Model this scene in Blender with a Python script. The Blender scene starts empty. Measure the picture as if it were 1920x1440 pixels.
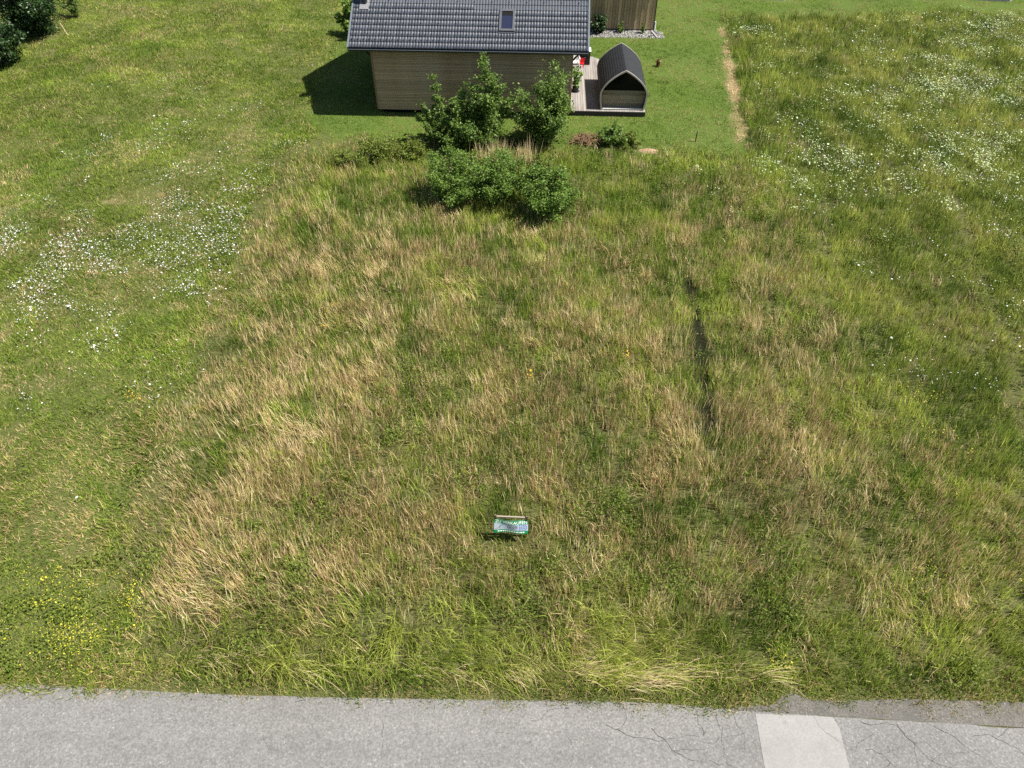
import bpy, bmesh, math, random
import numpy as np
from mathutils import Vector, Matrix, Euler

# ------------------------------------------------------------------ camera, sky, sun, exposure
scene = bpy.context.scene
COL = scene.collection
R = math.radians
cam_d = bpy.data.cameras.new('camera'); cam = bpy.data.objects.new('camera', cam_d); COL.objects.link(cam)
cam.location = (0, 0, 16.5); cam.rotation_euler = (R(90 - 44.0), 0, 0)
cam_d.sensor_fit = 'HORIZONTAL'; cam_d.sensor_width = 36.0; cam_d.lens = 36.0 * 1333 / 1920
cam_d.clip_start = 0.1; cam_d.clip_end = 3000
scene.camera = cam

SUN_EL = 56.0; SUN_AZ = -7.0            # degrees above the horizon; degrees from +x towards +y
w = bpy.data.worlds.new('World'); scene.world = w; w.use_nodes = True
nt = w.node_tree; bg = nt.nodes['Background']
sky = nt.nodes.new('ShaderNodeTexSky'); sky.sky_type = 'NISHITA'; sky.sun_disc = False
sky.sun_elevation = R(SUN_EL); sky.sun_rotation = R(90 - SUN_AZ)
nt.links.new(sky.outputs['Color'], bg.inputs['Color']); bg.inputs['Strength'].default_value = 0.054
sd = bpy.data.lights.new('sun', 'SUN'); so = bpy.data.objects.new('sun', sd); COL.objects.link(so)
sd.energy = 5.0; sd.angle = R(0.5); sd.color = (1.0, 0.95, 0.87)
dv = Vector((math.cos(R(SUN_EL)) * math.cos(R(SUN_AZ)), math.cos(R(SUN_EL)) * math.sin(R(SUN_AZ)), math.sin(R(SUN_EL))))
so.rotation_euler = dv.to_track_quat('Z', 'Y').to_euler(); so.location = (30, 0, 40)
vs = scene.view_settings
vs.view_transform = 'Standard'; vs.look = 'None'; vs.gamma = 1.0; vs.use_curve_mapping = False; vs.exposure = 1.0
scene.cycles.max_bounces = 4; scene.cycles.diffuse_bounces = 2; scene.cycles.transmission_bounces = 3
scene.cycles.glossy_bounces = 2; scene.cycles.use_adaptive_sampling = True; scene.cycles.use_denoising = False

rng = np.random.default_rng(7); random.seed(7)

# ------------------------------------------------------------------ helpers
def tag(o, label=None, cat=None, group=None, kind=None):
    if label: o['label'] = label
    if cat: o['category'] = cat
    if group: o['group'] = group
    if kind: o['kind'] = kind
    return o

def empty(name, loc, rz=0.0, parent=None):
    o = bpy.data.objects.new(name, None); COL.objects.link(o); o.location = loc; o.rotation_euler = (0, 0, rz)
    o.empty_display_size = 0.2
    if parent: o.parent = parent
    return o

class MB:
    """collects vertices and faces for one mesh object"""
    def __init__(s): s.v = []; s.f = []; s.a = {}
    def add(s, verts, faces):
        n = len(s.v); s.v += [tuple(v) for v in verts]; s.f += [tuple(i + n for i in f) for f in faces]; return s
    def box(s, x0, x1, y0, y1, z0, z1):
        return s.add([(x0,y0,z0),(x1,y0,z0),(x1,y1,z0),(x0,y1,z0),(x0,y0,z1),(x1,y0,z1),(x1,y1,z1),(x0,y1,z1)],
                     [(0,3,2,1),(4,5,6,7),(0,1,5,4),(1,2,6,5),(2,3,7,6),(3,0,4,7)])
    def tube(s, pts, rads, n=6, cap=True):
        pts = [Vector(p) for p in pts]
        if not hasattr(rads, '__len__'): rads = [rads] * len(pts)
        b = len(s.v); up = Vector((0.13, 0.27, 0.95))
        for i, p in enumerate(pts):
            t = (pts[min(i+1, len(pts)-1)] - pts[max(i-1, 0)]).normalized()
            a = t.cross(up if abs(t.dot(up)) < 0.95 else Vector((1,0,0))).normalized(); c = t.cross(a)
            for k in range(n):
                q = p + (a * math.cos(2*math.pi*k/n) + c * math.sin(2*math.pi*k/n)) * rads[i]; s.v.append(tuple(q))
        for i in range(len(pts)-1):
            for k in range(n):
                k2 = (k+1) % n; s.f.append((b+i*n+k, b+i*n+k2, b+(i+1)*n+k2, b+(i+1)*n+k))
        if cap:
            s.f.append(tuple(b+k for k in range(n))[::-1]); e = b+(len(pts)-1)*n; s.f.append(tuple(e+k for k in range(n)))
        return s
    def lathe(s, prof, n=16, at=(0,0,0)):
        b = len(s.v)
        for r, z in prof:
            for k in range(n): s.v.append((at[0]+r*math.cos(2*math.pi*k/n), at[1]+r*math.sin(2*math.pi*k/n), at[2]+z))
        for i in range(len(prof)-1):
            for k in range(n):
                k2 = (k+1) % n; s.f.append((b+i*n+k, b+i*n+k2, b+(i+1)*n+k2, b+(i+1)*n+k))
        return s
    def mesh(s, name):
        m = bpy.data.meshes.new(name); m.from_pydata(s.v, [], s.f); m.update(); return m
    def build(s, name, mat, parent=None, smooth=False, bevel=0):
        m = s.mesh(name); m.materials.append(mat)
        if smooth: m.polygons.foreach_set('use_smooth', [True]*len(m.polygons))
        return link(name, m, parent, bevel)

def link(name, m, parent=None, bevel=0):
    o = bpy.data.objects.new(name, m); COL.objects.link(o)
    if parent: o.parent = parent
    if bevel:
        b = o.modifiers.new('bevel', 'BEVEL'); b.width = bevel; b.segments = 1; b.limit_method = 'ANGLE'
    return o

def box(name, mat, parent, x0, x1, y0, y1, z0, z1, bevel=0):
    return MB().box(x0,x1,y0,y1,z0,z1).build(name, mat, parent, bevel=bevel)

_h = np.random.default_rng(99).random((256, 256))
def vnoise(x, y, s=0):
    x = np.asarray(x, float) + 37.7*s; y = np.asarray(y, float) + 91.3*s
    xi = np.floor(x).astype(int); yi = np.floor(y).astype(int); fx = x-xi; fy = y-yi
    fx = fx*fx*(3-2*fx); fy = fy*fy*(3-2*fy)
    g = lambda a, b: _h[(a) % 256, (b) % 256]
    return (g(xi,yi)*(1-fx)+g(xi+1,yi)*fx)*(1-fy) + (g(xi,yi+1)*(1-fx)+g(xi+1,yi+1)*fx)*fy
def fbm(x, y, s=0, o=4):
    t = 0; a = 0.5; n = 0; x = np.asarray(x, float); y = np.asarray(y, float)
    for k in range(o): t = t + a*vnoise(x*2**k, y*2**k, s+k*3); n += a; a *= 0.5
    return t/n
def sstep(a, b, x): t = np.clip((x-a)/(b-a), 0, 1); return t*t*(3-2*t)
def pdist(x, y, pts):
    """distance to a polyline"""
    d = np.full(np.shape(x), 1e9)
    for (ax, ay), (bx, by) in zip(pts[:-1], pts[1:]):
        L = (bx-ax)**2+(by-ay)**2; t = np.clip(((x-ax)*(bx-ax)+(y-ay)*(by-ay))/L, 0, 1)
        d = np.minimum(d, np.hypot(x-ax-t*(bx-ax), y-ay-t*(by-ay)))
    return d

# ------------------------------------------------------------------ materials
class NG:
    def __init__(s, name):
        s.m = bpy.data.materials.new(name); s.m.use_nodes = True; s.t = s.m.node_tree; s.t.nodes.clear()
        s.out = s.t.nodes.new('ShaderNodeOutputMaterial')
    def n(s, typ, **kw):
        nd = s.t.nodes.new(typ)
        for k, v in kw.items():
            if k.startswith('i_'):
                key = k[2:]; key = int(key) if key.isdigit() else key.replace('_', ' ')
                nd.inputs[key].default_value = v
            else: setattr(nd, k, v)
        return nd
    def l(s, a, b): s.t.links.new(a, b)
    def mix(s, fac, a, b, blend='MIX'):
        nd = s.n('ShaderNodeMix', data_type='RGBA', blend_type=blend)
        for i, v in ((0, fac), (6, a), (7, b)):
            if hasattr(v, 'is_output'): s.l(v, nd.inputs[i])
            else: nd.inputs[i].default_value = (v if i == 0 else tuple(v)+(1,)*(4-len(v)))
        return nd.outputs[2]
    def math(s, op, a, b=0.5, c=None, clamp=False):
        nd = s.n('ShaderNodeMath', operation=op, use_clamp=clamp)
        for i, v in ((0, a), (1, b), (2, c)):
            if v is None: continue
            if hasattr(v, 'is_output'): s.l(v, nd.inputs[i])
            else: nd.inputs[i].default_value = v
        return nd.outputs[0]
    def ramp(s, fac, lo, hi):
        nd = s.n('ShaderNodeMapRange', i_1=lo, i_2=hi); s.l(fac, nd.inputs[0]); return nd.outputs[0]
    def noise(s, scale, detail=3, rough=0.55, coord='Object', sc=(1,1,1), dist=0):
        tc = s.n('ShaderNodeTexCoord'); mp = s.n('ShaderNodeMapping'); mp.inputs['Scale'].default_value = sc
        s.l(tc.outputs[coord], mp.inputs[0])
        nd = s.n('ShaderNodeTexNoise'); nd.inputs['Scale'].default_value = scale; nd.inputs['Detail'].default_value = detail
        nd.inputs['Roughness'].default_value = rough; nd.inputs['Distortion'].default_value = dist
        s.l(mp.outputs[0], nd.inputs['Vector']); return nd.outputs[0]
    def attr(s, name, inst=False):
        nd = s.n('ShaderNodeAttribute', attribute_name=name); nd.attribute_type = 'INSTANCER' if inst else 'GEOMETRY'; return nd
    def rnd(s): return s.n('ShaderNodeObjectInfo').outputs['Random']
    def bsdf(s, col, rough=0.7, spec=0.3, bump=None, bstr=0.2, metal=0, bdist=0.02):
        p = s.n('ShaderNodeBsdfPrincipled')
        if hasattr(col, 'is_output'): s.l(col, p.inputs['Base Color'])
        else: p.inputs['Base Color'].default_value = tuple(col)+(1,)
        p.inputs['Roughness'].default_value = rough; p.inputs['Specular IOR Level'].default_value = spec; p.inputs['Metallic'].default_value = metal
        if bump is not None:
            b = s.n('ShaderNodeBump'); b.inputs['Strength'].default_value = bstr; b.inputs['Distance'].default_value = bdist
            s.l(bump, b.inputs['Height']); s.l(b.outputs[0], p.inputs['Normal'])
        s.p = p; s.l(p.outputs[0], s.out.inputs[0]); return s.m
    def leaf(s, col, trans=0.3, rough=0.5, spec=0.35):
        p = s.n('ShaderNodeBsdfPrincipled'); s.l(col, p.inputs['Base Color']); p.inputs['Roughness'].default_value = rough
        p.inputs['Specular IOR Level'].default_value = spec
        t = s.n('ShaderNodeBsdfTranslucent'); s.l(col, t.inputs['Color'])
        mx = s.n('ShaderNodeMixShader'); mx.inputs[0].default_value = trans
        s.l(p.outputs[0], mx.inputs[1]); s.l(t.outputs[0], mx.inputs[2]); s.l(mx.outputs[0], s.out.inputs[0]); return s.m

def mat_plain(name, col, rough=0.6, spec=0.3, var=0.15, scale=6, metal=0):
    g = NG(name); n = g.noise(scale, 4)
    c = g.mix(g.ramp(n, 0.25, 0.75), [v*(1-var) for v in col], [min(1, v*(1+var)) for v in col])
    return g.bsdf(c, rough, spec, bump=n, bstr=0.08, metal=metal)

def mat_wood(name, c0, c1, axis='x', rough=0.8, silver=None):
    """planks: colour differs from board to board, grain along the board"""
    g = NG(name); sc = {'x': (0.6, 14, 14), 'y': (14, 0.6, 14), 'z': (14, 14, 0.6)}[axis]
    n = g.noise(1.6, 5, 0.6, sc=sc); n2 = g.noise(0.55, 3)
    c = g.mix(g.ramp(n, 0.3, 0.72), c0, c1)
    c = g.mix(1.0, c, g.mix(g.rnd(), (0.72,)*3, (1.18,)*3), 'MULTIPLY')
    if silver: c = g.mix(g.math('MULTIPLY', g.ramp(n2, 0.35, 0.7), 0.6), c, silver)
    return g.bsdf(c, rough, 0.2, bump=n, bstr=0.25, bdist=0.004)

def mat_grass(name, g1, g2, d1, d2, trans=0.3):
    """blade colour: green family by the clump's hue, straw where the blade is dead; one tone per blade"""
    g = NG(name)
    br = g.attr('br').outputs['Fac']; b2 = g.attr('b2').outputs['Fac']
    dry = g.attr('dry', True).outputs['Fac']; hue = g.attr('hue', True).outputs['Fac']; val = g.attr('val', True).outputs['Fac']
    green = g.mix(g.math('ADD', hue, g.math('MULTIPLY', g.math('SUBTRACT', b2, 0.5), 0.5), clamp=True), g1, g2)
    straw = g.mix(b2, d1, d2)
    f = g.ramp(g.math('SUBTRACT', dry, br), -0.08, 0.08)
    c = g.mix(f, green, straw)
    v = g.math('MULTIPLY', val, g.math('ADD', 0.7, g.math('MULTIPLY', b2, 0.6)))
    cm = g.n('ShaderNodeCombineColor')
    for i in range(3): g.l(v, cm.inputs[i])
    c = g.mix(1.0, c, cm.outputs[0], 'MULTIPLY')
    return g.leaf(c, trans, 0.55, 0.25)

def mat_leaf(name, c0, c1, trans=0.3, rough=0.4, spec=0.5):
    g = NG(name); c = g.mix(g.attr('br').outputs['Fac'], c0, c1); return g.leaf(c, trans, rough, spec)

# ------------------------------------------------------------------ the lie of the land (metres; +y away from the road)
YAW = R(-2.8)
HX, HY = -7.35, 38.58                                    # front left corner of the timber house
def h2w(x, y, z=0.0):
    return (HX + x*math.cos(YAW) - y*math.sin(YAW), HY + x*math.sin(YAW) + y*math.cos(YAW), z)
def w2h(x, y):
    dx, dy = x-HX, y-HY; return dx*math.cos(YAW)+dy*math.sin(YAW), -dx*math.sin(YAW)+dy*math.cos(YAW)

ROAD_X = [-60, -11.8, -6.9, -3.2, 0.5, 3.5, 5.3, 6.0, 6.35, 6.8, 7.6, 9.0, 11.7, 14, 60]
ROAD_Y = [8.6, 6.93, 6.80, 6.70, 6.60, 6.48, 6.42, 6.48, 6.78, 6.58, 6.56, 6.60, 6.52, 6.3, 3.5]      # where the grass ends
def road_edge(x): return np.interp(x, ROAD_X, ROAD_Y)
def mown_edge(y): return np.interp(y, [0, 7, 8.8, 11.2, 14.1, 17.6, 21.8, 28, 33.6, 37.4, 40, 46, 70], [-9.0, -9.2, -9.6, -10.4, -10.7, -10.7, -11, -11.6, -11.2, -9.8, -9, -9, -9])
def strip_x(y): return np.interp(y, [33, 35.8, 39.5, 44.2, 52.4, 54], [11.7, 12.3, 12.9, 13.7, 14.9, 15.0])
TRACK = [(6.95, 23.0), (6.72, 19.9), (6.5, 17.6), (6.1, 14.6)]
TRACK_B = [(9.9, 22), (9.1, 19.9), (8.9, 16), (8.3, 13.0), (7.9, 9.9)]
TRACK_C = [(20.6, 33), (19.9, 28), (18.1, 21.8), (17.7, 19), (15.1, 13.4), (13.9, 10)]
TRACK_D = [(14.5, 30), (12.8, 25), (13.3, 21), (12.6, 18)]
TRACK_E = [(-4.9, 17.2), (-4.4, 15.2), (-3.7, 13.2)]

def terrain(x, y):   # height of the land
    x = np.asarray(x, float); y = np.asarray(y, float)
    u = (fbm(x*0.11, y*0.11, 1, 3)-0.5)*0.7 + (fbm(x*0.5, y*0.5, 2, 2)-0.5)*0.10
    k = sstep(0.3, 5, y-road_edge(x)) * (1 - sstep(33, 36.5, y)*sstep(-15, -11, x)*(1-sstep(12, 16, x)))
    far = 1 - sstep(60, 90, np.hypot(x, y-30))
    bank = 0.45*sstep(-13, -26, x)*sstep(8, 16, y)
    return (u*k + bank)*far + 0.03*sstep(0, 0.5, y-road_edge(x))

def zones(x, y):
    """weights: mown meadow at the left, lawn round the house, tall meadow; plus track and bare strip"""
    j = (fbm(x*0.6, y*0.6, 5, 3)-0.5)
    grass = y > road_edge(x) + 0.02 + (vnoise(x*3.0, y*0+3, 4)-0.5)*0.22 + (vnoise(x*9.0, y*0+8, 6)-0.5)*0.10
    mown = sstep(0.5, -0.5, x - mown_edge(y) - j*2.4)
    lawn_front = np.interp(x, [-14, -10, -4.4, 3.6, 6.5, 8.9, 9.8, 12], [37.5, 35.9, 35.4, 35.3, 34.7, 34.0, 33.5, 33.5])
    lawn = sstep(-1.8, 0.8, y - lawn_front - j*4.0) * sstep(-12.8, -10.6, x - j*1.5) * sstep(0.12, -0.12, x - strip_x(y) - j*0.5)
    back = sstep(-0.6, 0.6, y - 54.6 - j*1.6 - 0.02*x) * sstep(8, 12, x)
    lawn = np.maximum(lawn, back) * (1 - 0*mown)
    mown = mown * (1-lawn)
    tall = (1-mown)*(1-lawn)
    strip = sstep(0.12, -0.12, np.abs(x - strip_x(y) + 0.36) - 0.22 - j*0.7 - (vnoise(x*2.5, y*1.8, 12)-0.5)*0.45) * sstep(34.2, 36, y) * (y < 52.5) * (1-0.55*sstep(40.5, 39.5, y)*(vnoise(x*0.9, y*0.9, 8) > 0.55))
    trk = np.maximum.reduce([1.2*sstep(0.25, 0.16, pdist(x, y, TRACK)+j*0.25+(vnoise(x*3, y*3, 17)-0.5)*0.12)*sstep(0.18, 0.34, vnoise(x*0.3, y*0.8, 9)), 0.45*sstep(0.3, 0.05, pdist(x, y, TRACK_B)), 0.8*sstep(0.32, 0.1, pdist(x, y, TRACK_C)+j*0.6), 0.6*sstep(0.3, 0.05, pdist(x, y, TRACK_D)+j*0.7), 0.6*sstep(0.25, 0.05, pdist(x, y, TRACK_E)+j*0.4)])
    return grass, mown, lawn, tall, strip, trk

# straw patches in the tall meadow: x, y, radius x, radius y, amount
DRY = [(-7.6,10.6,2.4,2.2,0.55), (-5.2,14.5,3.0,4.0,0.40), (-3.2,10.6,2.6,2.0,0.40), (-0.5,16.5,5.5,5.0,0.24), (-8.0,18.5,2.5,4.0,0.34),
       (7.9,14.6,1.5,2.2,0.45), (8.7,12.6,1.0,1.8,0.35), (4.2,14.8,2.0,2.8,0.3), (-1.6,24.5,2.6,2.2,0.26), (8.6,27.5,3.0,2.4,0.26), (10.2,18.8,1.2,1.3,0.40),
       (14.5,11.8,3.5,2.5,0.18), (-6.0,23.5,4.0,3.5,0.18), (3.5,20.5,2.0,2.0,0.28), (2.2,10.8,1.6,1.8,0.12), (-9.3,26,2,4,0.15), (-9,34,2.5,2.0,0.30), (4.5,33.6,1.5,1.2,0.35), (12.5,8.2,3,1.0,0.12)]
def dryness(x, y):
    d = 0.25 + 0*x
    for cx, cy, rx, ry, a in DRY: d = d + 0.68*a*np.exp(-((x-cx)/rx)**2-((y-cy)/ry)**2)
    d = d * (1 - 0.92*sstep(7.6, 11.5, x - 0.12*y)*sstep(11, 17, y))            # greener towards the flowery right side
    d = d * (0.25 + 0.75*sstep(1.2, 2.6, y - road_edge(x) - (fbm(x*0.5, y*0.5, 31, 2)-0.5)*2))
    d = d * (1 - 0.7*np.exp(-((x-5)/5.0)**2-((y-31.5)/2.6)**2))
    n = fbm(x*1.0, y*0.75, 11, 4)
    n2 = fbm(x*3.2, y*1.7, 13, 2)
    rt = (1 - 0.45*sstep(24, 31, y))*1.0
    rt = rt - 0.5*rt*sstep(7.6, 11.5, x - 0.12*y)*sstep(11, 17, y)
    return rt*np.clip(d*(0.6+0.8*n) + (n-0.5)*0.75 + (n2-0.5)*0.85, 0, 0.95)

# ------------------------------------------------------------------ the ground
def build_ground():
    xs = np.concatenate([[-900, -400, -200, -110, -70], np.arange(-50, 50.01, 0.4), [70, 110, 200, 400, 900]])
    ys = np.concatenate([[-500, -200, -80, -30, -10, 0], np.arange(3, 66.01, 0.4), [75, 95, 140, 250, 500, 1100]])
    X, Y = np.meshgrid(xs, ys); Z = terrain(X, Y)
    below = Y < road_edge(X) - 0.5
    Z = np.where(below, -0.06, Z)
    nx, ny = len(xs), len(ys)
    V = np.stack([X.ravel(), Y.ravel(), Z.ravel()], 1)
    i = np.arange(nx*ny).reshape(ny, nx)
    F = np.stack([i[:-1,:-1].ravel(), i[:-1,1:].ravel(), i[1:,1:].ravel(), i[1:,:-1].ravel()], 1)
    m = bpy.data.meshes.new('meadow_ground'); m.from_pydata(V.tolist(), [], F.tolist()); m.update()
    g_, mown, lawn, tall, strip, trk = zones(V[:,0], V[:,1])
    for nm, v in (('mown', mown), ('lawn', lawn), ('strip', strip), ('track_dark', sstep(0.55, 0.25, pdist(V[:,0], V[:,1], TRACK)))):
        a = m.attributes.new(nm, 'FLOAT', 'POINT'); a.data.foreach_set('value', v.astype(np.float32))
    m.polygons.foreach_set('use_smooth', [True]*len(m.polygons))
    g = NG('ground_soil')
    n = g.noise(1.1, 5, 0.65); n2 = g.noise(9, 4, 0.7); n3 = g.noise(40, 3, 0.7)
    n4 = g.noise(28, 4, 0.8)
    thatch = g.mix(g.ramp(n2, 0.3, 0.7), (0.055, 0.066, 0.02), (0.13, 0.125, 0.05))
    mownc = g.mix(g.ramp(n3, 0.3, 0.7), (0.06, 0.085, 0.02), (0.12, 0.125, 0.04))
    thatch = g.mix(1.0, thatch, g.mix(g.ramp(n4, 0.38, 0.6), (0.45,)*3, (1.25,)*3), 'MULTIPLY'); mownc = g.mix(1.0, mownc, g.mix(g.ramp(n4, 0.38, 0.6), (0.5,)*3, (1.2,)*3), 'MULTIPLY')
    mownc = g.mix(g.math('MULTIPLY', g.ramp(n, 0.58, 0.72), 0.7), mownc, (0.26, 0.20, 0.105))
    lawnc = g.mix(g.ramp(n2, 0.3, 0.7), (0.05, 0.09, 0.014), (0.10, 0.135, 0.028))
    stripc = g.mix(g.ramp(n3, 0.3, 0.7), (0.15, 0.11, 0.055), (0.34, 0.26, 0.14))
    c = g.mix(g.attr('mown').outputs['Fac'], thatch, mownc); c = g.mix(g.attr('lawn').outputs['Fac'], c, lawnc)
    c = g.mix(g.attr('strip').outputs['Fac'], c, stripc)
    c = g.mix(g.attr('track_dark').outputs['Fac'], c, (0.014, 0.016, 0.006))  # ground colour goes nearly black along the first track
    m.materials.append(g.bsdf(c, 0.95, 0.1, bump=n2, bstr=0.5, bdist=0.05))
    o = link('meadow_ground', m); tag(o, 'meadow ground under the grass', None, None, 'structure')
    return o
build_ground()

# ------------------------------------------------------------------ road
def asphalt(name, a, b, chip=(0.42, 0.41, 0.39), chips=0.635, blot=0.25, grain=1.0):
    g = NG(name)
    n = g.noise(0.45, 4, 0.6); n2 = g.noise(21, 4, 0.8); n3 = g.noise(4, 4, 0.6)
    c = g.mix(g.ramp(n, 0.3, 0.7), a, b)
    c = g.mix(g.math('MULTIPLY', g.ramp(n3, 0.4, 0.75), blot), c, (0.08, 0.077, 0.073))
    c = g.mix(1.0, c, g.mix(g.ramp(n2, 0.36, 0.62), (1-0.34*grain,)*3, (1+0.22*grain,)*3), 'MULTIPLY')
    wheel = g.noise(0.35, 3, 0.5, sc=(0.12, 2.2, 1)); c = g.mix(1.0, c, g.mix(g.ramp(wheel, 0.3, 0.7), (0.90, 0.90, 0.90), (1.08, 1.08, 1.08)), 'MULTIPLY')
    c = g.mix(g.ramp(n2, chips, chips+0.06), c, chip)
    return g.bsdf(c, 0.85, 0.25, bump=n2, bstr=0.35, bdist=0.01)
M_ROAD = asphalt('road_asphalt', (0.162, 0.158, 0.151), (0.200, 0.195, 0.188))
M_PATCH = asphalt('patch_asphalt', (0.245, 0.238, 0.226), (0.275, 0.268, 0.256), chips=0.75, blot=0.12, grain=0.35)
M_GRAVEL = asphalt('verge_gravel', (0.095, 0.089, 0.078), (0.145, 0.136, 0.12), chips=0.64, blot=0.6)
def road_line(x): return np.interp(x, [-60, -11.8, 0.5, 5.3, 7.3, 11.4, 14, 60], [8.6, 6.93, 6.62, 6.42, 6.30, 6.06, 5.9, 3.2])
def build_road():
    xs = np.arange(-60, 60.01, 0.25); n = len(xs)
    edge = road_line(xs) + (vnoise(xs*2.2, 0*xs, 14)-0.5)*0.06
    rows = [edge+0.12*np.interp(xs, [-60, 5, 7, 60], [1, 1, 0, 0]), edge-0.4, edge-1.5, edge-3.0, edge-6.2]
    zz = [0.004, 0.012, 0.03, 0.05, 0.01]
    V = []; F = []
    for r, z in zip(rows, zz): V += [(x, y, z) for x, y in zip(xs, r)]
    for r in range(4):
        for i in range(n-1): F.append(((r+1)*n+i, (r+1)*n+i+1, r*n+i+1, r*n+i))
    mb = MB(); mb.add(V, F); road = mb.build('road', M_ROAD, None, True); tag(road, 'weathered light grey asphalt road along the bottom', None, None, 'structure')
    # gravel shoulder on the right
    xs2 = np.arange(5.0, 60, 0.2); a = road_line(xs2)+0.01; b = road_edge(xs2)+0.10
    mb = MB(); k = len(xs2)
    mb.add([(x, y, 0.006) for x, y in zip(xs2, a)]+[(x, max(y, yy+0.03), 0.014) for x, y, yy in zip(xs2, b, a)], [(i, i+1, k+i+1, k+i) for i in range(k-1)])
    sh = mb.build('gravel_shoulder', M_GRAVEL); tag(sh, 'narrow grey gravel shoulder beside the road', None, None, 'structure')
    # lighter asphalt patch (raised a few millimetres, follows the road's camber)
    zr = lambda x, y: float(np.interp(road_line(x)-y, [0, 0.4, 1.5, 3.0, 6.2], [0.006, 0.012, 0.03, 0.05, 0.01]))
    mb = MB(); rows = []
    for t in np.linspace(0, 1, 20):
        y = 6.37 - t*4.6
        xl, xr = 5.49-0.075*(6.37-y), 7.30-0.075*(6.37-y)
        yl = y; yr = y-0.07
        cut = 0.10 if t < 0.02 else 0
        rows.append([(xl+(xr-cut-xl)*s, yl+(yr-yl)*s, zr(xl+(xr-xl)*s, yl+(yr-yl)*s)+0.006) for s in np.linspace(0, 1, 6)])
    mb.add([p for r in rows for p in r], [(i*6+j, (i+1)*6+j, (i+1)*6+j+1, i*6+j+1) for i in range(19) for j in range(5)])
    mb.build('asphalt_patch', M_PATCH, road)
    # cracks: thin jagged ribbons of dark filled dirt
    crk = mat_plain('crack_dirt', (0.045, 0.043, 0.038), 0.95, 0.1)
    mb = MB(); rr = random.Random(5)
    def crack(x, y, ang, length, w, depth=0):
        pts = [(x, y)]; a = ang
        for i in range(int(length/0.07)):
            a += rr.gauss(0, 0.38); a += (ang-a)*0.22
            x += math.cos(a)*0.07; y += math.sin(a)*0.07; pts.append((x, y))
            if depth < 2 and rr.random() < 0.05: crack(x, y, a+rr.choice((-1, 1))*rr.uniform(0.7, 1.4), length*rr.uniform(0.2, 0.5), w*0.75, depth+1)
        n = len(pts); v = []
        for i, (px, py) in enumerate(pts):
            q = pts[min(i+1, n-1)]; p = pts[max(i-1, 0)]; L = math.hypot(q[0]-p[0], q[1]-p[1]) or 1
            nx, ny = -(q[1]-p[1])/L, (q[0]-p[0])/L; ww = w*(1-i/n*0.8)*rr.uniform(0.5, 1.3)
            for s in (-1, 1): v.append((px+s*nx*ww, py+s*ny*ww, zr(px, py)+0.0105))
        mb.add([p for p in v], [(2*i, 2*i+2, 2*i+3, 2*i+1) for i in range(n-1)])
    for x, y, a, L, wd in [(2.1,6.12,0.05,3.2,0.008),(3.1,6.05,-0.6,2.4,0.008),(0.4,6.2,-0.1,1.4,0.005),(-2.9,6.2,-1.2,1.1,0.004),(4.6,6.35,-1.4,0.9,0.006),(5.0,6.3,-1.3,0.8,0.006),
        (3.3,6.45,-1.57,0.35,0.004),(4.0,6.4,-1.6,0.3,0.004),(2.7,6.42,-1.55,0.3,0.004),(7.8,6.2,-0.2,2.6,0.008),(8.6,6.15,-0.9,1.6,0.008),(9.4,6.1,-0.8,1.8,0.009),(8.0,5.95,-1.9,0.9,0.006),(10.2,5.9,-0.5,2.2,0.007),
        (6.8,6.3,-1.1,0.5,0.005),(6.95,5.95,-0.4,0.4,0.005),(-0.6,6.1,-0.4,1.5,0.003),(7.7,5.6,0.1,3.0,0.006),(4.2,5.75,0.1,1.2,0.006),(1.2,5.9,-1.0,0.9,0.004),(-5.5,5.9,-1.4,0.8,0.003)]:
        crack(x, y, a, L, wd*0.5)
    c = mb.build('road_cracks', crk, road); tag(c, kind='stuff')
    # stones lying on the shoulder
    mb = MB()
    for i in range(150):
        x = rr.uniform(4.5, 13.5); y = float(road_line(x)) + abs(rr.gauss(0, 0.28)) - 0.02
        s = rr.choice((0.005, 0.006, 0.008, 0.012)) * (1.6 if rr.random() < 0.04 else 1)
        mb.add([(x+s*math.cos(k*1.57+i), y+s*math.sin(k*1.57+i), 0.03) for k in range(4)]+[(x, y, 0.03+s)], [(0,1,4),(1,2,4),(2,3,4),(3,0,4)])
    st = mb.build('shoulder_pebbles', mat_plain('pebble', (0.5, 0.48, 0.45), 0.8, 0.2, 0.4, 30)); tag(st, 'loose pale pebbles scattered on the gravel shoulder', 'pebbles', None, 'stuff')
build_road()

# ------------------------------------------------------------------ timber house
M_WALL = mat_wood('weathered_cladding', (0.29, 0.185, 0.10), (0.54, 0.385, 0.24), 'x', silver=(0.46, 0.365, 0.265))
M_TRIM = mat_wood('larch_corner', (0.26, 0.15, 0.07), (0.38, 0.24, 0.12), 'z')
M_DARKWOOD = mat_wood('dark_timber', (0.025, 0.022, 0.02), (0.05, 0.045, 0.04), 'x')
M_DECK = mat_wood('deck_boards', (0.19, 0.165, 0.14), (0.31, 0.28, 0.25), 'y', silver=(0.31, 0.30, 0.29))
M_TILE = NG('roof_tile'); _n = M_TILE.noise(7, 4); _c = M_TILE.mix(M_TILE.ramp(_n, 0.3, 0.7), (0.056, 0.064, 0.080), (0.083, 0.093, 0.112))
_c = M_TILE.mix(1.0, _c, M_TILE.mix(M_TILE.rnd(), (0.80,)*3, (1.14,)*3), 'MULTIPLY'); _c = M_TILE.mix(M_TILE.math('MULTIPLY', M_TILE.ramp(M_TILE.noise(0.9, 5, 0.7), 0.52, 0.72), 0.35), _c, (0.115, 0.115, 0.105)); M_TILE = M_TILE.bsdf(_c, 0.5, 0.35, bump=_n, bstr=0.05)
M_METAL = mat_plain('anthracite_metal', (0.035, 0.04, 0.048), 0.4, 0.5)
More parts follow.
